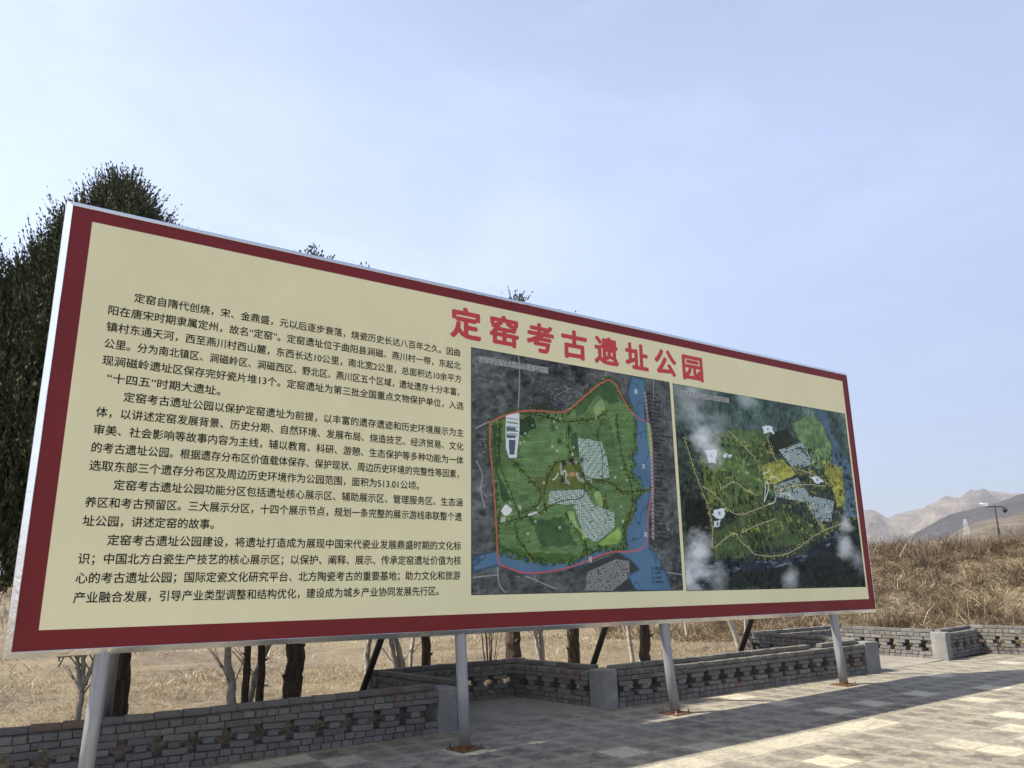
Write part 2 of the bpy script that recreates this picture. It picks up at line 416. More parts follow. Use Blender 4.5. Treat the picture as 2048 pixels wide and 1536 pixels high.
def vnoise(x, y, s, seed=0, oct=4):
    """value noise on numpy arrays, 0..1"""
    tot = np.zeros(np.broadcast(x, y).shape); amp = 1.0; nrm = 0
    for o in range(oct):
        xs, ys = np.asarray(x)*s + 13.7*o + seed, np.asarray(y)*s + 7.1*o + seed*1.7
        xi, yi = np.floor(xs).astype(np.int64), np.floor(ys).astype(np.int64); fx, fy = xs-xi, ys-yi
        fx = fx*fx*(3-2*fx); fy = fy*fy*(3-2*fy)
        def h(a, b_):
            n = (a*374761393 + b_*668265263 + seed*974634777) & 0xffffffff
            n = ((n ^ (n >> 13))*1274126177) & 0xffffffff
            return ((n ^ (n >> 16)) & 0xffff)/65535.0
        tot += amp*((h(xi, yi)*(1-fx) + h(xi+1, yi)*fx)*(1-fy) + (h(xi, yi+1)*(1-fx) + h(xi+1, yi+1)*fx)*fy)
        nrm += amp; amp *= .5; s *= 2.03
    return tot/nrm
def sstep(a, b_, x):
    t_ = np.clip((x-a)/(b_-a), 0, 1); return t_*t_*(3-2*t_)
def height(x, y):
    x = np.asarray(x, float); y = np.asarray(y, float)
    base = SL*(np.clip(x, -12, 24) - 4.5) + 0.04 + 0.10*(vnoise(x, y, .35, 3) - .4) + 0.05*(vnoise(x, y, 2.1, 5, 3) - .5)
    tb = x*.95 + y*.30 + 1.6*(vnoise(x, y, .22, 8, 2) - .5)
    lower = sstep(2.0, -4.0, y)*sstep(8, 26, x)
    bank = sstep(19.3, 27.0, tb)*(2.12 - 1.1*lower) + sstep(20, 23, tb)*(.75*(vnoise(x, y, .55, 11, 4) - .5) + .25*(vnoise(x, y, 2.2, 12, 3) - .5))*sstep(60, 30, tb)
    rise = sstep(24, 70, y)*2.0*sstep(40, 10, tb)
    d = np.hypot(x, y)
    far = sstep(60, 500, d)*(vnoise(x, y, .004, 21, 3)*3)
    return base + bank*np.ones_like(x) + rise + far*0.5
xs = np.concatenate([-np.geomspace(6500, 14, 34), np.arange(-9, 30.01, .16), np.geomspace(31, 9000, 52)])
ys = np.concatenate([-np.geomspace(6500, 18, 30), np.arange(-16, 3, .8), np.arange(3, 19.01, .16), np.geomspace(19.5, 9000, 66)])
GX, GY = np.meshgrid(xs, ys)
GZ = height(GX, GY)
ins = inside(PAVE_XY, GX, GY)
GZ = np.where(ins, SL*(np.clip(GX, -12, 24)-4.5) - .12, GZ)
nx, ny = len(xs), len(ys)
V = np.stack([GX.ravel(), GY.ravel(), GZ.ravel()], 1)
I = np.arange(nx*ny).reshape(ny, nx)
F = np.stack([I[:-1, :-1].ravel(), I[:-1, 1:].ravel(), I[1:, 1:].ravel(), I[1:, :-1].ravel()], 1)
tag(link('ground', np_mesh('ground', V, F, M_soil, smooth=True)), kind='structure')

# ------------------------------------------------------------------ hills
def hill_mat(name, stops, sc, rock=(.34,.30,.27)):
    m, t, b = new_mat(name, 0.95, spec=0.1)
    P = pos(t); n1 = noise(t, P, sc, 8, .65, .4); n2 = noise(t, P, sc*5, 6, .7)
    c = ramp(t, n1, stops)
    c = mixcol(t, ramp(t, n2, [(.52, (0,0,0)), (.68, (.7,.7,.7))]), c, rock)
    mp = N(t, 'ShaderNodeMapping'); mp.inputs['Scale'].default_value = (1, 1, 9); t.links.new(P, mp.inputs['Vector'])
    n3 = noise(t, mp.outputs[0], sc*1.6, 4, .6)
    c = mixcol(t, ramp(t, n3, [(.42, (.4,.4,.4)), (.58, (0,0,0))]), c, tuple(x*.55 for x in stops[0][1]))
    t.links.new(c, b.inputs['Base Color'])
    bump(t, b, n2, 1.0, 40)
    return m
FAR = [[30,.030],[40,.042],[46,.06],[51,.048],[55,.066],[57.99,.0786],[58.37,.0771],[58.76,.0728],[59.14,.0673],[59.59,.0715],[60.19,.0732],[61.23,.0762],[61.89,.0772],[62.36,.075],[62.78,.0752],[63.32,.079],[63.83,.084],[64.43,.0909],[64.85,.0926],[65.25,.0916],[65.63,.0894],[66.27,.0876],[66.87,.0873],[69,.083],[73,.07],[80,.06],[90,.035],[100,.02]]
DARK = [[57,.02],[59.53,.0423],[60.3,.0485],[61.23,.0567],[61.99,.0638],[62.74,.0697],[63.46,.0723],[64.03,.075],[64.59,.0777],[65.14,.0792],[65.7,.0818],[66.12,.0845],[66.53,.0872],[66.88,.0879],[68.5,.096],[71,.10],[75,.088],[82,.05],[90,.02]]
TANH = [[59.6,.024],[61.61,.0385],[62.12,.0424],[62.57,.047],[63.18,.0541],[63.91,.0589],[64.47,.0616],[65.03,.0640],[65.42,.0636],[65.73,.0628],[66.23,.0660],[66.71,.0689],[69,.082],[73,.09],[79,.06],[86,.02]]
LEFT = [[-100,.004],[-60,.010],[-30,.012],[-12,.010],[0,.0075],[12,.012],[25,.02],[34,.01]]
def ridge(name, prof, R, depth, mat, seed, rough, na=260, nr=42):
    az = np.linspace(prof[0][0], prof[-1][0], na); pa = np.array(prof)
    el = np.interp(az, pa[:, 0], pa[:, 1])
    hz = 1.72 + R*el
    r = np.linspace(-1, 0.5, nr)                      # -1 = foot towards the viewer, 0 = crest
    A, Rr = np.meshgrid(np.radians(az), r)
    HZ = np.tile(hz, (nr, 1))
    prf = np.where(Rr < 0, (1 - (-Rr))**1.15, 1 - (Rr*1.6)**1.5)
    rad = R + Rr*depth
    X, Y = rad*np.sin(A), rad*np.cos(A)
    nse = vnoise(X, Y, 6.0/depth, seed, 6); rg = 1 - np.abs(2*vnoise(X, Y, 5.0/depth, seed+5, 5) - 1)
    amp = rough*HZ*np.sin(np.clip(prf, 0, 1)*math.pi)
    Z = HZ*prf + amp*(nse - .5)*1.4 + amp*(rg - .75)*.9 - 2
    Z += (1-np.abs(Rr))*HZ*.012*(vnoise(X, Y, 40.0/depth, seed+9, 3)-.5)*2
    V = np.stack([X.ravel(), Y.ravel(), Z.ravel()], 1); I = np.arange(na*nr).reshape(nr, na)
    F = np.stack([I[:-1, :-1].ravel(), I[:-1, 1:].ravel(), I[1:, 1:].ravel(), I[1:, :-1].ravel()], 1)
    tag(link(name, np_mesh(name, V, F, mat, smooth=True)), kind='structure')
M_h1 = hill_mat('far_hill_mat', [(.35, (.16,.125,.105)), (.55, (.26,.205,.165)), (.7, (.34,.28,.22))], .004)
M_h2 = hill_mat('dark_hill_mat', [(.35, (.045,.037,.035)), (.55, (.075,.061,.056)), (.72, (.12,.096,.084))], .006, (.16,.13,.115))
M_h3 = hill_mat('tan_hill_mat', [(.35, (.20,.155,.11)), (.55, (.29,.23,.16)), (.7, (.36,.29,.205))], .010, (.22,.175,.125))
ridge('hills', FAR, 3200, 1500, M_h1, 4, .75, 420, 70)
ridge('hills', DARK, 1700, 620, M_h2, 14, .16)
ridge('hills', TANH, 1050, 420, M_h3, 24, .40, 300, 60)
ridge('hills', LEFT, 3600, 900, M_h1, 34, .2, 200, 16)

# ------------------------------------------------------------------ paving
pave = tag(empty('pavement', (0, 0, 0)), kind='structure')
bed = MB()
gx0, gx1 = -5.0, 20.5
PB = [UV(*p) for p in [(-9, -12.5), (-9, .10), (12.22, .10), (12.25, .42), (12.88, -3.2), (13.6, -7), (14.4, -12.5)]]
bed.poly([(x, y, gz(x) - .014) for x, y in PB])
tag(bed.build('joint_sand', M_bed, pave), kind='stuff')
# one tile mesh, slightly chamfered
def tile_mesh():
    a, c, hh = TILE/2 - .0022, TILE/2 - .0052, 0.0
    m = MB()
    top = [(-c,-c,hh), (c,-c,hh), (c,c,hh), (-c,c,hh)]; rim = [(-a,-a,-.004), (a,-a,-.004), (a,a,-.004), (-a,a,-.004)]; bot = [(-a,-a,-.04), (a,-a,-.04), (a,a,-.04), (-a,a,-.04)]
    m.poly(top)
    for i in range(4):
        j = (i+1) % 4
        m.poly([rim[i], rim[j], top[j], top[i]]); m.poly([bot[i], bot[j], rim[j], rim[i]])
    return m
TM = tile_mesh(); tile_me = TM.mesh('paving_tile', M_tile)
KK = CR.transposed()
def pix(p):
    q = KK @ (Vector(p) - Vector((0, 0, 1.72)))
    if q.z > -.2: return None
    return (512 + 778.7*q.x/-q.z, 384 - 778.7*q.y/-q.z, -q.z)
PTILE = np.array([UV(*p) for p in [(-9, -12.4), (-9, .06), (12.20, .06), (12.22, .36), (12.84, -3.2), (13.55, -7), (14.35, -12.4)]])
cand = []
for i in range(int(gx0/TILE), int(gx1/TILE)+1):
    for j in range(-9, 24):
        cx, cy = TX0 + (i+.5)*TILE, TY0 + (j+.5)*TILE
        e = [(cx+a*TILE*.5, cy+b_*TILE*.5) for a in (-1, 1) for b_ in (-1, 1)]
        k = inside(PTILE, np.array([p[0] for p in e]), np.array([p[1] for p in e]))
        if not k.all():
            if not k.any(): continue
            yy = [p[1] for p in e]
            if cy < 7.2: continue                        # ragged strip along the far kerb stays concrete
        q = pix((cx, cy, gz(cx)))
        vis = q and -20 < q[0] < 1044 and 0 < q[1] < 790
        area = TILE*TILE*778.7**2*1.7/(q[2]**3) if vis else 0
        cand.append((area, cx, cy))
cand.sort(key=lambda c_: -c_[0])
rest = MB()
for n_, (ar, cx, cy) in enumerate(cand):
    tl = Matrix.Translation((cx, cy, gz(cx) + random.uniform(-.0012, .0012))) @ Matrix.Rotation(-math.atan(SL) + random.gauss(0, .0025), 4, 'Y') @ Matrix.Rotation(random.gauss(0, .0025), 4, 'X')
    if n_ < 300 and ar > 0:
        o = bpy.data.objects.new('paving_tile', tile_me); COL.objects.link(o); o.parent = pave; o.matrix_local = tl
    else:
        b0 = len(rest.v); rest.v += [tuple(tl @ Vector(p)) for p in TM.v]
        rest.f += [tuple(b0+i for i in f) for f in TM.f]; rest.m += [0]*len(TM.f)
tag(rest.build('distant_tiling', M_tile, pave), kind='stuff')
# smooth concrete floors of the two bays
for nm, B in (('bay_floor', BAY1), ('bay_floor', BAY2)):
    m = MB(); pts = [UV(*p) for p in B]
    top = [(x, y, gz(x) + .006) for x, y in pts][::-1]; bot = [(x, y, gz(x) - .05) for x, y in pts][::-1]
    m.poly(top[::1]);
    for i in range(4):
        j = (i+1) % 4; m.poly([bot[i], bot[j], top[j], top[i]])
    tag(m.build(nm, M_floor), kind='structure')
m = MB()
pts = [UV(*p) for p in [(12.2, -.6), (12.3, .46), (12.98, -3.2), (13.7, -7), (14.5, -12.5), (14.0, -12.5)]]
m.poly([(x, y, gz(x) - .006) for x, y in pts][::-1])
tag(m.build('concrete_edge', M_floor), kind='structure')

# ------------------------------------------------------------------ brick walls
def brick_variants(L, D, H, n):
    import bmesh
    res = []
    for k in range(n):
        bm = bmesh.new(); bmesh.ops.create_cube(bm, size=1.0)
        for v_ in bm.verts: v_.co = Vector((v_.co.x*L, v_.co.y*D, v_.co.z*H)) + Vector([random.uniform(-.0028, .0028) for _ in range(3)])
        bmesh.ops.bevel(bm, geom=list(bm.edges), offset=random.uniform(.0022, .0042), segments=1, affect='EDGES')
        for v_ in bm.verts:
            if random.random() < .12: v_.co *= random.uniform(.955, .985)
        me = bpy.data.meshes.new('brick'); bm.to_mesh(me); bm.free(); me.materials.append(M_brick); res.append(me)
    return res
HB = .0585; CR_H = .068
BR = {'head': brick_variants(.112, .236, HB, 6), 'long': brick_variants(.236, .236, HB, 5), 'str': brick_variants(.236, .114, HB, 6), 'half': brick_variants(.13, .236, HB, 4), 'long_c': brick_variants(.262, .118, HB, 5)}
Z0 = -.003
def brick_wall(p0, p1, label, lead=0.0, cap=True, cap_drop=(), seed=1, open0=0.06):
    """p0->p1 along the front face, the wall body lies to the left of that direction; cap course along its back half"""
    rnd = random.Random(seed)
    a, b_ = Vector(p0), Vector(p1); d = b_ - a; L = d.length; d.normalize(); n = Vector((-d.y, d.x))
    root = empty('brick_wall', (a.x, a.y, gz(a.x)), math.atan2(d.y, d.x))
    tag(root, label, 'wall', 'low grey brick walls with cross-shaped openings')
    mort = MB()
    def put(kind, u, v, row, jit=1.0):
        me = rnd.choice(BR[kind])
        wx = a.x + d.x*u
        o = bpy.data.objects.new('brick', me); COL.objects.link(o); o.parent = root
        o.location = (u + rnd.gauss(0, .0015)*jit, v + rnd.gauss(0, .0028)*jit, gz(wx) - gz(a.x) + Z0 + (row+.5)*CR_H + rnd.gauss(0, .0012)*jit)
        o.rotation_euler = (rnd.gauss(0, .008)*jit, rnd.gauss(0, .006)*jit - math.atan(SL*d.x), rnd.gauss(0, .010)*jit + (math.pi if rnd.random() < .5 else 0))
    def zc(u): return gz(a.x + d.x*u) - gz(a.x)
    def core(u0, u1, v0, v1, r0, r1):
        z0, z1 = Z0 + r0*CR_H, Z0 + r1*CR_H
        c = [(u0,v0,z0+zc(u0)),(u1,v0,z0+zc(u1)),(u1,v1,z0+zc(u1)),(u0,v1,z0+zc(u0)),(u0,v0,z1+zc(u0)),(u1,v0,z1+zc(u1)),(u1,v1,z1+zc(u1)),(u0,v1,z1+zc(u0))]
        b0 = len(mort.v); mort.v += c
        for q in ((3,2,1,0),(4,5,6,7),(0,1,5,4),(1,2,6,5),(2,3,7,6),(3,0,4,7)): mort.f.append(tuple(b0+i for i in q)); mort.m.append(0)
    # header courses 0,1,2 and 7 ; openings 3,4,5 ; stretchers 6 ; cap 8
    for row in (0, 1):
        u = rnd.uniform(0, .05)
        while u < L:
            w = .1225
            put('head', min(u+.06, L-.056), .119, row); u += w + rnd.gauss(0, .0012)
    row = 2
    u = 0.06
    # opening zone rows 2..4 (long, header, long), period .33
    per = .331
    k = 0
    uc = open0
    while uc < L + .1:
        for row, kind, w in ((2, 'long', .118), (3, 'head', .056), (4, 'long', .118)):
            c = uc + rnd.gauss(0, .0035)
            lo, hi = c - w, c + w
            if lo < -.01: c = w - .005
            if hi > L + .01:
                if c > L: continue
                c = L - w + .004
            put(kind, c, .119, row, 1.1)
            core(c-w+.02, c+w-.02, .03, .21, row+.0, row+1.0)
        uc += per
    # row 5: stretchers and halves; row 6: headers row above
    u = 0
    while u < L:
        kind = rnd.choice(['long', 'long', 'half'])
        w = {'long': .245, 'half': .138}[kind]
        if u + w > L: put('half', L-.066, .119, 5); break
        put(kind, u + w/2, .119, 5); u += w
    u = rnd.uniform(0, .04)
    while u < L:
        put('head', min(u+.06, L-.056), .119, 6); u += .1225 + rnd.gauss(0, .0015)
    core(.004, L-.004, .026, .212, 0, 2); core(.004, L-.004, .026, .212, 5, 6.9)
    if cap:
        u = 0
        while u < L - .05:
            w = .262; c = min(u + w/2, L - w/2)
            if not any(x0 < c < x1 for x0, x1 in cap_drop):
                put('long_c', c, .177, 7.02 if True else 7); 
            u += w + .012
        for x0, x1 in ([(0, L)] if not cap_drop else [(0, cap_drop[0][0]-.1), (cap_drop[0][1]+.1, L)]):
            if x1 > x0: core(x0+.01, x1-.01, .126, .228, 7, 7.85)
    tag(mort.build('mortar', M_mortar, root), kind='stuff')
    return root

W_ = lambda u, v: Vector(UV(u, v))
brick_wall(UV(-5.6, 0), UV(0.0, 0), 'low brick wall at lower left, running behind the first billboard post up to the first pillar', seed=3, open0=.02)
brick_wall(UV(-.13, 1.95), UV(.24, .30), 'side wall of the shaded bay, going back from the pillar left of the second post', seed=4)
brick_wall(UV(-.13, 1.96), UV(2.42, 1.85), 'dark rear wall of the shaded bay beneath the juniper trunks', seed=5)
brick_wall(UV(2.12, 1.83), UV(2.455, .34), 'side wall of the shaded bay with a patch of sunlight on its bricks', seed=6)
brick_wall(UV(2.715, 0), UV(8.05, 0), 'long low brick wall behind the third and fourth posts, facing the paving in shade', seed=7, cap_drop=((4.2, 4.45),), open0=.16)
brick_wall(UV(8.43, .30), UV(8.41, 2.65), 'side wall of the right bay seen across its top, leaving the middle pillar', seed=8)
brick_wall(UV(8.18, 2.66), UV(10.95, 2.52), 'rear wall of the right bay below the weedy bank', seed=9)
brick_wall(UV(10.62, 2.50), UV(10.68, .46), 'sunlit brick wall with red-tinged bricks and cross openings left of the rightmost pillar', seed=10)
brick_wall(UV(10.86, .22), UV(12.20, .40), 'short shaded brick wall just right of the rightmost pillar', seed=11, open0=.2)
brick_wall(UV(12.21, .62), UV(12.84, -2.9), 'sunlit brick wall running out of the frame at the right edge', seed=12)

def pillar(corners, label, h=.50, lean=.0):
    """rendered pillar with rounded head; corners (u,v) counter-clockwise"""
    import bmesh
    pts = [W_(*c) for c in corners]; cx = sum((p for p in pts), Vector((0, 0)))/4
    z = gz(cx.x); bm = bmesh.new(); rg = random.Random(len(label))
    lo = [bm.verts.new((p.x-cx.x, p.y-cx.y, -.05)) for p in pts]
    hi = [bm.verts.new(((p.x-cx.x)*.985, (p.y-cx.y)*.985, h + rg.uniform(-.006, .006))) for p in pts]
    bm.faces.new(lo[::-1]); bm.faces.new(hi)
    for i in range(4):
        j = (i+1) % 4; bm.faces.new((lo[i], lo[j], hi[j], hi[i]))
    bmesh.ops.recalc_face_normals(bm, faces=bm.faces)
    bmesh.ops.bevel(bm, geom=list(bm.edges), offset=.022, segments=3, affect='EDGES', profile=.6)
    bmesh.ops.subdivide_edges(bm, edges=[e for e in bm.edges if e.calc_length() > .12], cuts=4, use_grid_fill=True)
    for v_ in bm.verts:
        q = mnoise.noise(Vector((v_.co.x+cx.x, v_.co.y+cx.y, v_.co.z))*6.0)
        v_.co += Vector((v_.co.x, v_.co.y, 0)).normalized()*q*.006
    me = bpy.data.meshes.new('rendered_pillar'); bm.to_mesh(me); bm.free(); me.materials.append(M_cement)
    for p in me.polygons: p.use_smooth = True
    o = link('rendered_pillar', me); o.location = (cx.x, cx.y, z)
    tag(o, label, 'pillar', 'cement-rendered wall pillars')
pillar([(.003, -.012), (.25, -.02), (.235, .30), (.0, .30)], 'dark cement-rendered pillar ending the left wall, just left of the second billboard post')
pillar([(2.455, -.005), (2.712, -.012), (2.705, .33), (2.462, .335)], 'cement-rendered pillar at the right corner of the shaded bay, left of the third post', .505)
pillar([(8.053, -.02), (8.43, -.01), (8.43, .297), (8.06, .297)], 'cement-rendered pillar behind the fourth post where the long wall ends', .50)
pillar([(10.63, .12), (10.855, .16), (10.87, .44), (10.655, .455)], 'sunlit pale cement-rendered pillar, rightmost of the four', .505)

# ------------------------------------------------------------------ billboard
BY = 7.80; BYB = 7.98
bb = tag(empty('billboard', (6.3, 7.89, 0)), 'large cream and red information billboard on four steel posts in front of the brick walls', 'billboard')
def bpart(o, name=None):
    o.parent = bb; o.matrix_parent_inverse = Matrix.Translation((-6.3, -7.89, 0)); return o
X0, X1, ZB, ZT = .295, 12.345, 1.240, 5.215
CX0, CX1, CZ0, CZ1 = .465, 12.20, 1.402, 5.094
P1R = (4.63, 7.95, 1.61, 4.51); P2R = (8.02, 12.15, 1.60, 4.50)
m = MB()
def bquad(mb, x0, x1, z0, z1, y=BY, mi=0): mb.poly([(x0, y, z0), (x1, y, z0), (x1, y, z1), (x0, y, z1)], mi)
# print: cream field with red border, one sheet in strips
bquad(m, X0, CX0, ZB, ZT, BY, 1); bquad(m, CX1, X1, ZB, ZT, BY, 1); bquad(m, CX0, CX1, ZB, CZ0, BY, 1); bquad(m, CX0, CX1, CZ1, ZT, BY, 1)
bquad(m, CX0, CX1, CZ0, CZ1, BY, 0)
bpart(m.build('printed_banner', [M_cream, M_red]))
m = MB(); m.box(X0-.02, X1+.02, BYB-.012, BYB-.002, ZB-.02, ZT+.02)
bpart(m.build('back_sheet', M_sheet))
# polished trims: lip, bevel, side
TW = .055
def trim(a, b_, nrm, na_, nb_):
    """a,b = inner corners (x,z); nrm = outward dir; na_/nb_ = outward mitre offsets at both ends"""
    prof = [(.0, BY-.006), (.004, BY-.010), (TW, BY+.034), (TW, BYB), (TW-.004, BYB+.001)]
    m = MB(); n_ = 60; rows = []
    for k in range(n_+1):
        s = k/n_
        row = []
        for (o_, y_) in prof:
            ax, az = a[0]+na_[0]*o_, a[1]+na_[1]*o_; bx, bz = b_[0]+nb_[0]*o_, b_[1]+nb_[1]*o_
            x, z = ax+(bx-ax)*s, az+(bz-az)*s
            w = .0016*mnoise.noise(Vector((x*2.2, z*2.2, o_*30)))
            row.append((x + nrm[0]*w, y_ + w, z + nrm[1]*w))
        rows.append(row)
    for k in range(n_):
        for q in range(len(prof)-1):
            m.poly([rows[k][q], rows[k+1][q], rows[k+1][q+1], rows[k][q+1]])
    me = m.mesh('metal_trim', M_trim)
    o = link('metal_trim', me); bpart(o)
    return o
trim((X0, ZB), (X0, ZT), (-1, 0), (-1, -1), (-1, 1))
trim((X0, ZT), (X1, ZT), (0, 1), (-1, 1), (1, 1))
trim((X1, ZT), (X1, ZB), (1, 0), (1, 1), (1, -1))
trim((X1, ZB), (X0, ZB), (0, -1), (1, -1), (-1, -1))
# small seam clips on the trim
for x in (5.15, 7.3, 9.6):
    m = MB(); m.box(x, x+.012, BY+.034-.003, BYB, ZT+TW-.002, ZT+TW+.004); bpart(m.build('trim_joint', M_sheet))
# posts and plates
for k, (xt, xb, py) in enumerate([(.975, .93, 7.875), (4.535, 4.60, 7.885), (7.64, 7.76, 7.89), (11.33, 11.405, 7.89)]):
    zb = gz(xb); m = MB(); R = .063
    m.tube([(xt - (xb-xt)*3.7, py, 5.15), (xt, py, 1.19), (xt+(xb-xt)*.5, py, .6), (xb, py, zb + .012)], [R]*4, 20)
    # longitudinal weld seam
    m.tube([(xt-R*.55, py-R*.84, 1.19), (xb-R*.55, py-R*.84, zb+.012)], [.0028]*2, 5)
    p = m.build('post', M_galv, smooth=True); bpart(p)
    for q in p.data.polygons: q.use_smooth = True
    m = MB(); ang = (.05, .16, .06, .02)[k]
    T = Matrix.Translation((xb, py, zb)) @ Matrix.Rotation(ang, 4, 'Z') @ Matrix.Rotation(-math.atan(SL), 4, 'Y')
    m.box(-.15, .15, -.15, .15, .002, .014, T=T)
    pl = m.build('base_plate', M_rust, p)
    m = MB()
    m.tube([(xb, py, zb+.012), (xb, py, zb+.03), (xb, py, zb+.05)], [R+.006, R+.004, R+.001], 20)
    m.build('weld_collar', M_rust, p, True)
    for sx in (-1, 1):
        for sy in (-1, 1):
            c = T @ Vector((sx*.118, sy*.118, 0)); m = MB()
            m.tube([c+Vector((0,0,.012)), c+Vector((0,0,.028))], [.015]*2, 6); m.tube([c+Vector((0,0,.028)), c+Vector((.002,0,.052))], [.007]*2, 7)
            m.build('anchor_bolt', M_rust if (sx+sy+k) % 3 else M_galv, p)
    m = MB(); m.tube([(xt-.02, py, 1.19), (xt+.002, py, 1.165)], [R*1.08]*2, 16)
# braces from behind
for a, b_ in [((1.10, 8.0, 2.6), (1.325, 9.93, -.05)), ((4.58, 8.0, 3.62), (4.60, 10.95, 0)), ((7.70, 8.0, 3.05), (7.75, 9.85, 0)), ((11.37, 8.0, 3.9), (11.40, 10.1, .1))]:
    m = MB(); m.tube([a, b_], [.045, .045], 14, wob=0)
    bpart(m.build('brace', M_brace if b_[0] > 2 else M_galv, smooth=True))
# rear rails
for z in (1.7, 3.2, 4.8):
    m = MB(); m.box(.5, 12.1, BYB+.001, BYB+.05, z-.025, z+.025); bpart(m.build('rear_rail', M_sheet))

# lettering ---------------------------------------------------------
def text_mesh(s, size, offset=0.0):
    cu = bpy.data.curves.new('lettering', 'FONT'); cu.body = s; cu.size = size; cu.offset = offset; cu.resolution_u = 3
    cu.space_character = 1.0
    o = bpy.data.objects.new('tmp', cu); COL.objects.link(o)
    dg = bpy.context.evaluated_depsgraph_get(); dg.update()
    me = bpy.data.meshes.new_from_object(o.evaluated_get(dg)); bpy.data.objects.remove(o)
    return me
def bounds(me):
    co = np.zeros(len(me.vertices)*3, np.float32); me.vertices.foreach_get('co', co); co = co.reshape(-1, 3)
    return co, co[:, 0].min(), co[:, 0].max(), co[:, 1].min(), co[:, 1].max()
def put_text(name, s, x0, x1, zc, h, mat, y, bold=0.0, parent=None, dirs=8):
    """fit between x0 and x1, h = glyph height; vertical centre zc"""
    me = text_mesh(s, 1.0, 0.0)
    co, a, b_, c, d = bounds(me)
    kz = h/0.92; kx = (x1-x0)/(b_-a)
    zmid = .38
    co2 = np.stack([x0 + (co[:, 0]-a)*kx, np.full(len(co), y), zc + (co[:, 1]-zmid)*kz], 1)
    if bold:                                     # heavier strokes: the same letter printed several times, a hair apart
        nv = len(co2); nl = len(me.loops); npol = len(me.polygons)
        li = np.zeros(nl, np.int32); me.loops.foreach_get('vertex_index', li)
        ls = np.zeros(npol, np.int32); me.polygons.foreach_get('loop_start', ls)
        lt = np.zeros(npol, np.int32); me.polygons.foreach_get('loop_total', lt)
        offs = [(0, 0)] + [(math.cos(k*2*math.pi/dirs), math.sin(k*2*math.pi/dirs)) for k in range(dirs)]
        VV = np.concatenate([co2 + np.array([a*bold, -.00012*k, c*bold]) for k, (a, c) in enumerate(offs)])
        faces = []
        base = [li[a:a+c] for a, c in zip(ls, lt)]
        for k in range(len(offs)): faces += [tuple((f + nv*k).tolist()) for f in base]
        me = bpy.data.meshes.new(name); me.from_pydata(VV.tolist(), [], faces); me.update(); me.materials.append(mat)
    else:
        me.vertices.foreach_set('co', co2.astype(np.float32).ravel()); me.update(); me.materials.clear(); me.materials.append(mat)
    o = link(name, me)
    bpart(o)
    if len(s) > 1: tag(o, kind='stuff')
    return o
LINES = ['定窑自隋代创烧，宋、金鼎盛，元以后逐步衰落，烧瓷历史长达八百年之久。因曲',
'阳在唐宋时期隶属定州，故名“定窑”。定窑遗址位于曲阳县涧磁、燕川村一带，东起北',
'镇村东通天河，西至燕川村西山麓，东西长达10公里，南北宽2公里，总面积达10余平方',
'公里。分为南北镇区、涧磁岭区、涧磁西区、野北区、燕川区五个区域，遗址遗存十分丰富，',
'现涧磁岭遗址区保存完好瓷片堆13个。定窑遗址为第三批全国重点文物保护单位，入选',
'“十四五”时期大遗址。',
'定窑考古遗址公园以保护定窑遗址为前提，以丰富的遗存遗迹和历史环境展示为主',
'体，以讲述定窑发展背景、历史分期、自然环境、发展布局、烧造技艺、经济贸易、文化',
'审美、社会影响等故事内容为主线，辅以教育、科研、游憩、生态保护等多种功能为一体',
'的考古遗址公园。根据遗存分布区价值载体保存、保护现状、周边历史环境的完整性等因素，',
'选取东部三个遗存分布区及周边历史环境作为公园范围，面积为513.01公顷。',
'定窑考古遗址公园功能分区包括遗址核心展示区、辅助展示区、管理服务区、生态涵',
'养区和考古预留区。三大展示分区，十四个展示节点，规划一条完整的展示游线串联整个遗',
'址公园，讲述定窑的故事。',
'定窑考古遗址公园建设，将遗址打造成为展现中国宋代瓷业发展鼎盛时期的文化标',
'识；中国北方白瓷生产技艺的核心展示区；以保护、阐释、展示、传承定窑遗址价值为核',
'心的考古遗址公园；国际定瓷文化研究平台、北方陶瓷考古的重要基地；助力文化和旅游',
'产业融合发展，引导产业类型调整和结构优化，建设成为城乡产业协同发展先行区。']
LX = [(.895,4.47),(.69,4.48),(.69,4.49),(.69,4.46),(.69,4.52),(.745,1.75),(.90,4.52),(.69,4.52),(.69,4.52),(.69,4.46),(.69,3.95),(.90,4.51),(.69,4.50),(.69,1.79),(.90,4.49),(.69,4.49),(.69,4.48),(.69,4.21)]
for i, s in enumerate(LINES):
    put_text('text_line', s, LX[i][0], LX[i][1], 4.418 - i*.1623, .093, M_black, BY-.0016, .0012, dirs=4)
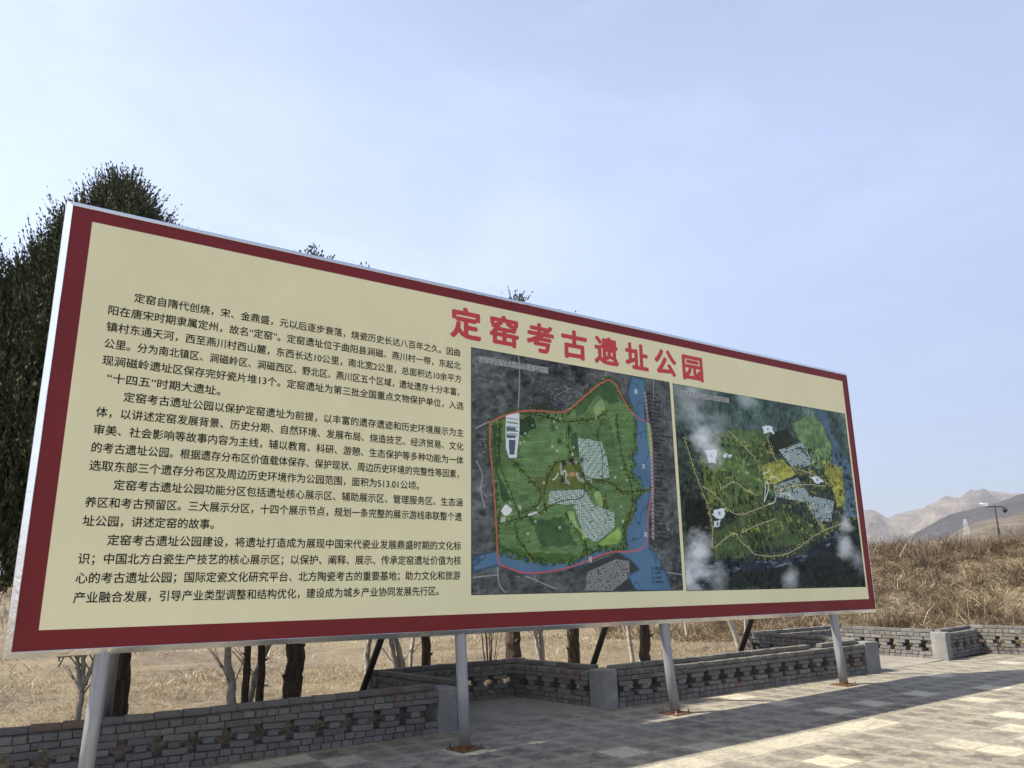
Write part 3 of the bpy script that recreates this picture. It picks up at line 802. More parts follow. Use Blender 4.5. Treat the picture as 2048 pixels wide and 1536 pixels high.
# title, letter by letter
TT = '定窑考古遗址公园'
for i, ch in enumerate(TT):
    x = 4.352 + i*.5575
    put_text('title_letter', ch, x, x+.405, 4.802, .375, M_title, BY-.0018, .0150, dirs=10)
MAP1={'green': [[78,690],[139,726],[202,752],[286,768],[421,770],[480,821],[636,962],[667,962],[698,943],[713,896],[782,825],[788,697],[790,666],[750,599],[771,570],[750,522],[776,508],[802,487],[794,440],[765,408],[758,362],[700,278],[693,218],[704,193],[585,184],[503,172],[438,123],[346,119],[243,136],[105,167],[103,259],[107,319],[90,460],[77,596]],'river': [[783,997],[755,910],[782,825],[788,697],[788,626],[750,591],[771,570],[745,514],[802,487],[794,440],[769,393],[720,315],[695,263],[704,197],[585,184],[438,123],[346,119],[221,142],[102,167],[7,144],[7,87],[101,109],[143,106],[220,73],[414,96],[501,116],[584,159],[652,171],[718,139],[768,95],[705,66],[744,1],[937,-2],[918,57],[878,140],[828,191],[829,281],[831,381],[861,413],[874,594],[848,704],[849,784],[843,833],[858,992]],'strip': [[849,784],[876,771],[879,642],[863,601],[848,704]],'red': [[78,690],[139,726],[202,752],[286,768],[421,770],[480,821],[636,966],[694,950],[713,896],[785,797],[877,780],[874,594],[862,421],[831,373],[823,195],[720,168],[652,174],[584,159],[414,96],[220,73],[143,106],[105,112],[103,259],[90,460],[76,596],[78,690]],'v1': [[482,666],[600,662],[630,574],[635,498],[516,482],[487,576]],'v2': [[339,420],[506,438],[545,374],[652,342],[649,276],[554,209],[498,236],[447,369],[330,364]],'v3': [[500,82],[650,138],[718,131],[714,59],[626,5],[496,7]],'dark3': [[485,109],[651,163],[718,139],[768,95],[705,66],[744,1],[626,3],[491,75]],'lime1': [[547,425],[589,435],[620,370],[569,368]],'lime2': [[422,340],[446,341],[468,277],[510,243],[504,197],[459,256],[428,283]],'lime3': [[561,202],[613,239],[674,277],[685,240],[653,203],[586,191]],'lime4': [[564,813],[610,866],[633,814],[579,776]],'core': [[358,543],[471,567],[508,489],[498,437],[340,435],[308,404],[271,444],[280,480],[333,484]],'cx': [[147,730],[208,745],[206,658],[192,551],[159,548],[145,588]],'b1': [[150,681],[190,685],[190,664],[150,659]],'b2': [[149,651],[190,655],[189,635],[149,631]],'b3': [[158,624],[189,627],[183,564],[161,562]],'d1': [[85,680],[135,700],[119,544],[108,488],[167,376],[132,360],[98,487]],'d2': [[202,723],[270,738],[285,689],[254,671],[238,640],[201,651]],'d3': [[253,298],[398,310],[427,255],[457,200],[302,177],[274,230]],'d4': [[442,676],[475,695],[495,577],[455,574]],'d5': [[480,817],[636,954],[684,941],[707,863],[661,841],[584,878],[529,793],[478,764]],'d6': [[105,193],[243,162],[439,158],[454,130],[346,119],[243,136],[105,167]],'cir': [[121,326],[142,358],[170,335],[159,315],[138,307]],'park': [[120,303],[142,304],[139,279],[119,278]],'mus': [[235,318],[280,333],[285,320],[243,308]],'sq': [[436,510],[462,512],[461,493],[435,491]]}
ROAD1=[[[217,746],[317,748],[428,727],[588,769],[633,806]],[[436,728],[438,565],[508,489],[668,478],[679,433],[860,459]],[[314,342],[309,419],[358,543],[438,565]],[[103,272],[210,303],[276,316],[385,387],[504,394],[507,467]],[[180,282],[194,208],[257,136]],[[414,325],[459,256],[504,201],[510,130]],[[121,685],[109,530],[168,396],[202,303]],[[614,772],[575,675],[606,617],[599,473]],[[471,567],[515,460],[597,436],[617,326]],[[685,789],[705,588],[770,408],[690,240]],[[170,542],[264,451],[308,404],[277,347],[210,323]]]
PALE1=[[[18,659],[78,694]],[[421,776],[524,862],[634,969],[642,997]],[[105,109],[107,38],[135,6]],[[207,1034],[213,900],[203,766]],[[908,1016],[900,898]],[[920,80],[1013,68]],[[21,522],[49,470],[35,402],[55,337]],[[220,70],[358,15]],[[104,74],[7,65]]]
MAP2={'river': [[797,1004],[878,995],[890,866],[972,737],[1003,670],[1011,381],[914,393],[947,631],[867,691],[891,796],[853,878]],'f1': [[262,805],[467,825],[487,684],[437,522],[410,413],[273,383],[140,412],[106,642]],'f2': [[640,890],[769,969],[829,918],[881,795],[866,683],[767,647],[675,803]],'f5': [[345,754],[370,757],[348,607],[485,503],[489,464],[437,522],[322,589]],'yel': [[821,703],[942,664],[926,477],[872,440],[849,555],[819,619]],'core': [[431,630],[555,683],[643,603],[506,543],[439,538]],'v1': [[543,730],[691,789],[752,679],[628,626]],'v2': [[487,526],[641,587],[702,495],[857,473],[823,356],[739,352],[679,453],[498,473]],'f3': [[151,269],[393,412],[643,380],[724,304],[625,223],[373,203],[290,151],[149,150]],'f4': [[106,642],[199,592],[171,531],[197,474],[140,412]],'low': [[-14,35],[-10,95],[140,129],[406,137],[618,161],[842,292],[1011,381],[995,3],[-9,8]],'riv2': [[-4,21],[5,115],[140,136],[406,137],[618,169],[845,308],[888,277],[659,146],[443,101],[194,80],[96,19]],'w1': [[160,384],[220,395],[218,366],[186,339],[150,355]],'w2': [[457,852],[514,864],[531,822],[466,809]],'w3': [[155,326],[193,335],[190,303],[153,301]],'w4': [[139,683],[200,697],[186,621],[148,617]],'w5': [[235,668],[275,672],[265,652],[234,648]],'w6': [[723,594],[771,606],[804,576],[756,564]],'dk': [[20,425],[120,432],[148,326],[138,206],[11,196]],'dk2': [[510,823],[609,853],[656,793],[579,742],[504,685],[468,753]]}
ROAD2=[[[40,730],[84,538],[150,355],[138,199]],[[145,199],[264,288],[275,237],[326,202],[346,166],[498,160],[606,207],[722,288],[898,351]],[[110,496],[174,465],[227,388],[286,362],[359,388],[461,432]],[[481,795],[506,702],[527,664]],[[431,630],[453,601],[439,538],[506,543]],[[270,798],[358,716],[417,652],[421,614]],[[502,504],[664,556],[811,552]],[[200,518],[206,489],[238,514],[279,540],[337,492],[399,473]],[[679,453],[738,344],[779,306]],[[286,274],[385,322],[486,356]],[[629,634],[762,614],[849,555]]]
CLOUD2=[[143,736,110,0.8],[174,664,80,0.5],[71,163,110,0.75],[9,61,120,0.7],[919,360,60,0.7],[891,229,90,0.6],[546,63,80,0.5],[384,998,70,0.35],[101,980,160,0.45],[968,157,80,0.4],[232,808,90,0.2],[155,46,90,0.4]]

# printed pictures: a fine grid whose colours are the print ----------
def grid_print(name, rect, nx, ny, rgb, y):
    x = np.linspace(rect[0], rect[1], nx); z = np.linspace(rect[2], rect[3], ny)
    X, Z = np.meshgrid(x, z)
    V = np.stack([X.ravel(), np.full(nx*ny, y), Z.ravel()], 1); I = np.arange(nx*ny).reshape(ny, nx)
    F = np.stack([I[:-1, :-1].ravel(), I[:-1, 1:].ravel(), I[1:, 1:].ravel(), I[1:, :-1].ravel()], 1)
    me = np_mesh(name, V, F, M_print)
    rgb = rgb*1.32
    a = me.color_attributes.new('print', 'FLOAT_COLOR', 'POINT')
    c = np.concatenate([np.clip(rgb, 0, 1).reshape(-1, 3), np.ones((nx*ny, 1))], 1).astype(np.float32)
    a.data.foreach_set('color', c.ravel())
    o = link(name, me); return bpart(o)
class Canvas:
    def __init__(s, nx, ny, aspect):
        s.nx, s.ny = nx, ny; u = np.linspace(0, 1000, nx); v = np.linspace(0, 1000, ny)
        s.U, s.V = np.meshgrid(u, v); s.c = np.zeros((ny, nx, 3)); s.asp = aspect
    def poly(s, pts, col, a=1.0, jit=0.0, seed=1):
        U, V_ = s.U, s.V
        if jit:
            U = U + (vnoise(s.U, s.V, .04, seed, 4)-.5)*jit; V_ = V_ + (vnoise(s.U, s.V, .04, seed+3, 4)-.5)*jit
        m = inside(pts, U, V_)
        col = np.array(col)
        if col.ndim == 1: s.c[m] = s.c[m]*(1-a) + col*a
        else: s.c[m] = s.c[m]*(1-a) + col[m]*a
        return m
    def line(s, pts, w, col, a=1.0):
        d = np.full(s.U.shape, 1e9)
        for (x0, y0), (x1, y1) in zip(pts[:-1], pts[1:]):
            dx, dy = x1-x0, y1-y0; L2 = (dx*s.asp)**2 + dy*dy + 1e-9
            t_ = np.clip(((s.U-x0)*dx*s.asp**2 + (s.V-y0)*dy)/L2, 0, 1)
            d = np.minimum(d, np.hypot((s.U-x0-t_*dx)*s.asp, s.V-y0-t_*dy))
        k = np.clip((w - d)/2.0 + .5, 0, 1)[..., None]*a
        s.c = s.c*(1-k) + np.array(col)*k
    def blob(s, x, y, r, col, a):
        d = np.hypot((s.U-x)*s.asp, s.V-y)/r + (vnoise(s.U, s.V, .02, int(x), 5)-.5)*.9
        k = (np.clip(1.15-d, 0, 1)**1.3*a)[..., None]; s.c = s.c*(1-k) + np.array(col)*k
def smooth_pts(p, it=1):
    for _ in range(it):
        q = [p[0]]
        for a, b_ in zip(p[:-1], p[1:]): q += [[a[0]*.75+b_[0]*.25, a[1]*.75+b_[1]*.25], [a[0]*.25+b_[0]*.75, a[1]*.25+b_[1]*.75]]
        p = q + [p[-1]]
    return p
def village(cv, pts, col0, col1, cell=14, dens=.62, ang=.1, seed=3):
    ca, sa = math.cos(ang), math.sin(ang); U = cv.U*cv.asp*ca + cv.V*sa; V_ = -cv.U*cv.asp*sa + cv.V*ca
    iu, iv = np.floor(U/cell), np.floor(V_/(cell*.62)); off = (vnoise(iu*3.1+.5, iv*5.7+.5, 1.0, seed, 1))
    fu = np.abs(U/cell-iu-.5); fv = np.abs(V_/(cell*.62)-iv-.5)
    m = inside(pts, cv.U, cv.V); b_ = m & (fu < .40) & (fv < .30) & (off > 1-dens)
    cv.c[m] = cv.c[m]*.35 + np.array(col0)*.65
    cv.c[b_] = np.array(col1)*(.7+.6*off[b_][:, None])
# --- plan
def verge(cv, lines, rad, seed, cols, thr=.5, fr=.09):
    d = np.full(cv.U.shape, 1e9)
    for pts in lines:
        for (x0, y0), (x1, y1) in zip(pts[:-1], pts[1:]):
            dx, dy = x1-x0, y1-y0; L2 = (dx*cv.asp)**2 + dy*dy + 1e-9
            t_ = np.clip(((cv.U-x0)*dx*cv.asp**2 + (cv.V-y0)*dy)/L2, 0, 1)
            d = np.minimum(d, np.hypot((cv.U-x0-t_*dx)*cv.asp, cv.V-y0-t_*dy))
    n_ = vnoise(cv.U, cv.V, fr, seed, 3); q = vnoise(cv.U, cv.V, .22, seed+4, 1)
    m = (d < rad*(.5+n_)) & (n_ > thr)
    c = np.array(cols)[(q*len(cols)*.999).astype(int)]
    cv.c[m] = c[m]
cv = Canvas(520, 560, 3.32/2.9)
n1 = vnoise(cv.U, cv.V, .006, 2, 6)[..., None]; n2 = vnoise(cv.U, cv.V, .03, 5, 5)[..., None]; n3 = vnoise(cv.U*.4+cv.V*.2, cv.V, .09, 9, 3)[..., None]
st = vnoise(cv.U*.35 + cv.V*.5, cv.V*1.6 - cv.U*.8, .035, 19, 4)[..., None]
rdg = np.abs(2*vnoise(cv.U, cv.V, .010, 31, 5)-1)[..., None]; rd2 = np.abs(2*vnoise(cv.U, cv.V, .028, 33, 5)-1)[..., None]
g_ = .10 + 1.15*n1*n2*2 + .5*(n3-.5) + .8*(st-.3) - .55*np.clip(.22-rd2, 0, 1)/.22*n2
cv.c[:] = np.array([.092, .100, .096])*np.clip(g_, .12, 3)
cv.c += .13*np.clip(.06-rdg, 0, 1)/.06*np.array([.9, 1, .98])*n2
village(cv, [(20, 560), (110, 540), (130, 600), (40, 640)], (.05,.055,.055), (.17,.18,.18), 11, .45, .4, 3)
village(cv, [(300, 860), (520, 760), (560, 840), (430, 900)], (.06,.066,.064), (.20,.21,.21), 10, .35, .2, 4)
village(cv, [(180, 60), (420, 90), (400, 180), (230, 150)], (.06,.066,.064), (.20,.21,.21), 10, .35, -.2, 6)
village(cv, [(900, 820), (1000, 800), (1000, 930), (890, 930)], (.05,.055,.055), (.16,.17,.17), 10, .4, .2, 9)
for p in PALE1: cv.line(smooth_pts(p, 2), 2.6, (.30, .31, .30), .85)
m = cv.poly(MAP1['river'], (.078, .158, .245))
ed = vnoise(cv.U, cv.V, .01, 44, 3)[..., None]; cv.c[m] *= (.8 + .4*ed[m])
wl = np.abs(2*vnoise(cv.U, cv.V, .008, 47, 3)-1); k_ = m & (wl < .02); cv.c[k_] = (.045, .095, .14)
cv.poly(MAP1['dark3'], (.040, .042, .040), 1, 14); village(cv, MAP1['v3'], (.085,.09,.085), (.30,.31,.30), 10, .8, .3, 5)
cv.line(MAP1['river'] + [MAP1['river'][0]], 4.5, (.035, .070, .11), .75)
gm = inside(MAP1['green'], cv.U + (vnoise(cv.U, cv.V, .03, 6, 4)-.5)*22, cv.V + (vnoise(cv.U, cv.V, .03, 7, 4)-.5)*18)
wu, wv = cv.U + 40*(vnoise(cv.U, cv.V, .006, 51, 2)-.5), cv.V + 60*(vnoise(cv.U, cv.V, .006, 52, 2)-.5)
par = vnoise(np.floor((wu*.95+wv*.18)/44), np.floor((wv-wu*.12)/13), 1.3, 12, 1)[..., None]
blk = vnoise(np.floor((wu*.95+wv*.18)/150), np.floor((wv-wu*.12)/120), 1.3, 14, 1)[..., None]
cl = vnoise(cv.U, cv.V, .0055, 15, 3)*34; con = (np.abs(cl-np.round(cl)) < .07)[..., None]
grn = np.array([.120, .212, .076])*(.48 + .50*par + .42*blk)*(.72+.55*n2)
bl = ((np.abs(((wv-wu*.12)/13) % 1 - .5) > .44) & (par[..., 0] > .4))[..., None]
grn = np.where(bl, grn*.62, grn); grn = np.where(con, grn*.60, grn)
cv.c[gm] = grn[gm]
for k, cc, a, j in (('d5', (.034,.080,.030), .8, 26), ('d1', (.030,.068,.028), .9, 12), ('d2', (.022,.045,.018), .95, 24), ('d3', (.034,.078,.028), .8, 34), ('d4', (.036,.075,.030), .85, 14), ('d6', (.050,.105,.022), .85, 18), ('strip', (.12,.28,.09), 1, 0), ('core', (.105,.135,.030), .95, 28), ('lime1', (.24,.36,.12), .9, 18), ('lime2', (.30,.44,.16), .9, 10), ('lime3', (.24,.38,.09), .9, 18), ('lime4', (.22,.30,.12), .9, 12)):
    cv.poly(MAP1[k], np.array(cc)*(.6+.8*n2), a, j, 40)
verge(cv, [MAP1['green'] + [MAP1['green'][0]]], 15, 71, [(.020,.045,.016), (.035,.075,.022), (.09,.14,.03)], .45)
verge(cv, [smooth_pts(p, 1) for p in ROAD1], 13, 72, [(.018,.035,.012), (.032,.065,.018), (.17,.20,.03), (.06,.11,.025)], .50)
for (x, y, r) in ((330, 790, 40), (300, 730, 26), (360, 700, 30), (390, 640, 20), (250, 300, 24), (440, 700, 22)): cv.blob(x, y, r, (.02,.042,.016), .9)
village(cv, [(p[0]*1.06-38, p[1]*1.10-58) if False else (645+(p[0]-610)*1.28, 595+(p[1]-590)*1.25) for p in MAP1['v1']] if False else MAP1['v1'], (.10,.19,.115), (.48,.56,.52), 11, .85, .05, 7)
village(cv, MAP1['v2'], (.10,.175,.105), (.50,.56,.54), 11, .88, -.05, 8)
cv.poly(MAP1['cx'], (.60,.62,.62))
for k in ('b1', 'b2', 'b3'): cv.poly(MAP1[k], (.075, .09, .12))
for q in range(5): x0 = MAP1['cx'][0][0]+8; y0 = MAP1['cx'][0][1]-14-q*17; cv.line([[x0, y0], [x0+42, y0]], 4, (.12,.22,.10) if q % 2 else (.34,.37,.36), .9)
cv.poly(MAP1['cir'], (.66,.66,.64)); cv.blob(*MAP1['cir'][1], 8, (.1,.18,.08), 1); cv.poly(MAP1['park'], (.36,.42,.32)); cv.poly(MAP1['mus'], (.55,.55,.52)); cv.poly(MAP1['sq'], (.42,.22,.12))
for p in ROAD1: cv.line(smooth_pts(p, 2), 2.1, (.010, .012, .010), .92)
for p in [[(395,500),(420,520),(415,470)], [(355,470),(372,480),(380,500)]]: cv.line(smooth_pts(p, 1), 3.2, (.55,.60,.50), .85)
for p in [[(398,545),(392,520),(402,500)], [(440,548),(452,560),(470,556)], [(405,462),(420,470),(430,460)], [(500,566),(512,560),(516,540)], [(470,500),(480,480),(500,476)]]: cv.line(smooth_pts(p, 1), 5.0, (.62,.62,.58), .9); cv.line(smooth_pts(p, 1), 2.2, (.05,.05,.05), .9)
for (x, y) in ((402, 470), (408, 545), (447, 560), (497, 568)): cv.blob(x, y, 20, (.012,.012,.012), 1)
rr = random.Random(8)
for _ in range(36):                                   # tiny white site markers
    x, y = rr.uniform(150, 760), rr.uniform(200, 800)
    if inside(MAP1['green'], np.array([x]), np.array([y]))[0]: cv.blob(x, y, 7, (.55,.58,.5), .8)
cv.line(smooth_pts(MAP1['red'], 2), 3.2, (.50, .10, .085), .9)
for i in range(0, len(smooth_pts(MAP1['red'], 3)), 2): pass
# legend: circles and rows of small dark print
LG = np.array([[851, 932], [857, 834], [870, 674], [863, 436], [844, 132]]); rr = random.Random(5)
for i in range(42):
    vv = 925 - i*18.6 if i < 38 else 98 - (i-38)*20
    uu = np.interp(vv, LG[::-1, 1], LG[::-1, 0]) if i < 38 else 838
    d = np.hypot((cv.U-uu)*cv.asp, cv.V-vv); k_ = np.clip(1.3-np.abs(d-5.6)/1.5, 0, 1)[..., None]
    cc = (.62,.50,.53) if i < 38 else (.02,.02,.02); cv.c = cv.c*(1-k_*.9) + np.array(cc)*k_*.9
    n = rr.choice((4, 5, 5, 6, 7, 8)) if i not in (11,) else 13
    for q in range(n):
        ux = uu + 16 + q*9.2
        b_ = (np.abs(cv.U-ux) < 3.8) & (np.abs(cv.V-vv) < 4.6) & (vnoise(cv.U, cv.V, .5, i*13+q, 1) > .38)
        cv.c[b_] = (.010, .010, .010)
mo = cv.c.copy()
grid_print('plan_picture', P1R, 520, 560, cv.c, BY-.0012)
# --- bird's eye view
cv = Canvas(520, 460, 4.13/2.9)
n1 = vnoise(cv.U, cv.V, .008, 72, 5)[..., None]; n2 = vnoise(cv.U, cv.V, .06, 75, 4)[..., None]; n3 = vnoise(cv.U, cv.V*.42, .13, 79, 3)[..., None]
n4 = vnoise(cv.U, cv.V, .02, 78, 4)[..., None]
top = np.clip((cv.V-600)/400, 0, 1)[..., None]
cv.c[:] = np.array([.034, .050, .034])*(.25+n2*1.5)*(1-top) + (np.array([.075, .125, .105])*(.25+1.4*n1*n4*1.6))*top
cv.c *= np.clip(.10 + 1.8*n3, .12, 1.6)
cv.c += np.clip(n1-.52, 0, 1)*top*np.array([.35, .50, .52])
par = vnoise(np.floor((cv.U+cv.V*.35)/56), np.floor((cv.V-cv.U*.28)/21), 1.3, 82, 1)[..., None]
blk = vnoise(np.floor((cv.U+cv.V*.35)/140), np.floor((cv.V-cv.U*.28)/90), 1.3, 84, 1)[..., None]
def fld(k, col, a=.97, j=20, tx=1.0):
    m = inside(MAP2[k], cv.U + (vnoise(cv.U, cv.V, .03, 6, 4)-.5)*j, cv.V + (vnoise(cv.U, cv.V, .03, 7, 4)-.5)*j)
    cc = np.array(col)*(.45+.55*par+.6*blk)*(.45+1.0*n3*tx+.25*(1-tx))*(.75+.5*n4); cv.c[m] = cv.c[m]*(1-a) + cc[m]*a
fld('dk', (.010,.013,.010)); fld('f1', (.080,.130,.042)); fld('f4', (.135,.185,.045)); fld('f5', (.11,.19,.07), .8); fld('f2', (.14,.225,.095)); fld('f3', (.060,.095,.036)); fld('low', (.014,.020,.018)); fld('riv2', (.018,.030,.045), .95, 20, .4)
fld('river', (.090,.155,.215), 1, 6, .2); fld('dk2', (.020,.028,.012)); fld('yel', (.24,.25,.05)); fld('core', (.30,.31,.06))
ls = vnoise(cv.U*.8+cv.V*.3, cv.V*2.2-cv.U*.4, .030, 99, 4)[..., None]; kk = inside(MAP2['riv2'], cv.U, cv.V)[..., None]*np.clip(ls-.58, 0, 1)*.9; cv.c += kk*np.array([.7,.85,1.0])
village(cv, MAP2['v1'], (.07,.105,.085), (.46,.56,.56), 13, .82, .25, 17); village(cv, MAP2['v2'], (.07,.105,.085), (.46,.56,.56), 13, .82, .3, 18)
trm = vnoise(cv.U, cv.V*.45, .11, 91, 3); k_ = (trm > .60) & (vnoise(cv.U, cv.V, .012, 92, 3) > .50) & (cv.V < 760); cv.c[k_] = cv.c[k_]*.22
verge(cv, [smooth_pts(p, 1) for p in ROAD2], 16, 73, [(.010,.016,.008), (.016,.025,.010), (.26,.27,.05), (.05,.085,.025)], .48, .12)
for p in ROAD2: cv.line(smooth_pts(p, 2), 1.9, (.46,.47,.34), .8)
for p in [[(430,440),(470,520),(450,560),(440,480),(430,440)], [(470,560),(500,585),(530,560)], [(540,520),(520,480),(560,500),(600,470)], [(455,430),(490,440),(500,470)], [(440,590),(470,600),(480,620)]]: cv.line(smooth_pts(p, 2), 3.0, (.62,.64,.54), .9)
for k in ('w1', 'w2', 'w3', 'w4', 'w5', 'w6'):
    cv.poly(MAP2[k], (.70,.75,.78), .9, 26, 50); cx_, cy_ = np.mean(MAP2[k], 0); cv.blob(cx_, cy_, 14, (.02,.03,.03), .9)
gl = vnoise(cv.U, cv.V, .05, 95, 4); k_ = (gl > .70) & (cv.V > 260) & (cv.V < 760) & (cv.U > 200); cv.c[k_] += np.array([.14, .15, .02])
for x, y, r, a in CLOUD2:
    d = np.hypot((cv.U-x)*cv.asp, cv.V-y)/(r*1.08) + (vnoise(cv.U, cv.V*1.5, .012, int(x), 6)-.5)*1.1 + (vnoise(cv.U, cv.V, .06, int(y), 4)-.5)*.35
    k = (np.clip(1.05-d, 0, 1)**1.2*a*.95)[..., None]; k = np.clip(k, 0, .95); cv.c = cv.c*(1-k) + np.array([.78,.84,.82])*k
grid_print('aerial_picture', P2R, 520, 460, cv.c, BY-.0012)
# thin black outline of both pictures
for (a, b_, c, d) in (P1R, P2R):
    m = MB(); w = .006
    bquad(m, a-w, b_+w, c-w, c, BY-.001); bquad(m, a-w, b_+w, d, d+w, BY-.001); bquad(m, a-w, a, c, d, BY-.001); bquad(m, b_, b_+w, c, d, BY-.001)
    bpart(m.build('picture_outline', M_black))
# captions and river names
for s, r, xa, xb, zf in (('定窑考古遗址公园总体规划平面图', P1R, .033, .345, .956), ('定窑考古遗址公园总体规划效果图', P2R, .033, .285, .962)):
    x0, x1 = r[0]+(r[1]-r[0])*xa, r[0]+(r[1]-r[0])*xb; z = r[2]+(r[3]-r[2])*zf
    put_text('caption_halo', s, x0, x1, z, .080, M_whitel, BY-.0019, .0045)
    put_text('caption', s, x0, x1, z, .080, M_black, BY-.0036)
for ch, ux, uz in (('通', .80, .925), ('天', .82, .565), ('河', .81, .25), ('河', .52, .135)):
    x, z = P1R[0]+(P1R[1]-P1R[0])*ux, P1R[2]+(P1R[3]-P1R[2])*uz
    put_text('river_name', ch, x-.03, x+.03, z, .07, M_whitel, BY-.0019, .0015)

# ------------------------------------------------------------------ junipers
def H1(x, y): return float(height(np.array([x]), np.array([y]))[0])
def rotz(v, a): c, s = np.cos(a), np.sin(a); return np.stack([v[:, 0]*c - v[:, 1]*s, v[:, 0]*s + v[:, 1]*c, v[:, 2]], 1)
def crown_mesh(top, bot, R, n, seed, leaf=.075, cx=0, cy=0, per=9, lean=0.0, tip=1.0, cyo=0.0, OY=50):
    rg = np.random.default_rng(seed)
    t_ = rg.random(n)**.85                                  # 0 bottom .. 1 top
    th = rg.random(n)*2*math.pi
    prof = np.minimum(sstep(-.05, .22, t_)*1.0, 1.0)*(1 - np.clip(t_-.18, 0, 1)/.82)**tip + .012
    lob = .74 + .55*vnoise(th*2.2 + seed, t_*7.0, 1.0, seed, 3)
    rr = R*prof*lob*(1 - .55*rg.random(n)**2.2)
    z = bot + (top-bot)*t_ - .10*rr
    P = np.stack([cx + lean*t_ + rr*np.cos(th), cy + cyo + rr*np.sin(th), z], 1)
    ok = P[:, 1] + OY > 8.35                               # nothing grows through the billboard
    P, th, t_, rr = P[ok], th[ok], t_[ok], rr[ok]; n = len(P)
    # two sprays in three gather into upright plumes that break the outline
    npl = max(8, n//16); pid = rg.integers(0, npl, n); sel = rg.random(n) < .66
    pth = rg.random(npl)*2*math.pi; pt = rg.random(npl)**.8*.95
    pprof = np.minimum(sstep(-.05, .22, pt), 1.0)*(1 - np.clip(pt-.18, 0, 1)/.82)**tip + .012
    prr = R*pprof*(.74 + .55*vnoise(pth*2.2 + seed, pt*7.0, 1.0, seed, 3))*(.86 + .12*rg.random(npl))
    po = np.stack([cx + lean*pt + prr*np.cos(pth), cy + cyo + prr*np.sin(pth), bot + (top-bot)*pt - .10*prr - .40*pt], 1)
    pd = np.stack([np.cos(pth)*.38, np.sin(pth)*.38, np.ones(npl)], 1) + rg.normal(0, .12, (npl, 3)); pd /= np.linalg.norm(pd, axis=1)[:, None]
    plen = rg.uniform(.30, .65, npl)*(.7 + .3*rg.random(npl)); s_ = rg.random(n)**1.1
    q_ = po[pid] + pd[pid]*(s_*plen[pid])[:, None] + rg.normal(0, 1, (n, 3))*(.085*(1.08-s_))[:, None]
    okp = (q_[:, 1] + OY > 8.35)
    sel &= okp; P[sel] = q_[sel]; th = np.where(sel, pth[pid], th)
    out_ = np.stack([np.cos(th), np.sin(th), np.zeros(n)], 1)
    ax = out_*rg.uniform(.05, .60, (n, 1)) + np.array([0, 0, 1.15]) + rg.normal(0, .22, (n, 3)); ax /= np.linalg.norm(ax, axis=1)[:, None]
    L = rg.uniform(.14, .40, n)*(1 + .35*(t_ > .9))
    # each spray: leaves along the axis
    m_ = n*per
    Pi = np.repeat(P, per, 0); Ai = np.repeat(ax, per, 0); Li = np.repeat(L, per)
    s = np.tile(np.linspace(0, 1, per), n) + rg.uniform(-.06, .06, m_)
    c = Pi + Ai*(s*Li)[:, None]
    rd = rg.normal(0, 1, (m_, 3)); rd -= Ai*(rd*Ai).sum(1)[:, None]; rd /= np.linalg.norm(rd, axis=1)[:, None]
    ld = Ai*.85 + rd*.55*(1.1-s)[:, None]; ld /= np.linalg.norm(ld, axis=1)[:, None]
    ln = leaf*rg.uniform(.6, 1.3, m_)*(1.15-.5*s)
    wd = np.cross(ld, rg.normal(0, 1, (m_, 3))); wd /= np.linalg.norm(wd, axis=1)[:, None]
    w = leaf*.165*rg.uniform(.7, 1.3, m_)
    a = c; b1 = c + ld*(ln*.45)[:, None] + wd*w[:, None]; b2 = c + ld*(ln*.45)[:, None] - wd*w[:, None]; tip = c + ld*ln[:, None]
    V = np.stack([a, b1, tip, b2], 1).reshape(-1, 3)
    F = np.arange(m_*4).reshape(-1, 4)
    return V, F
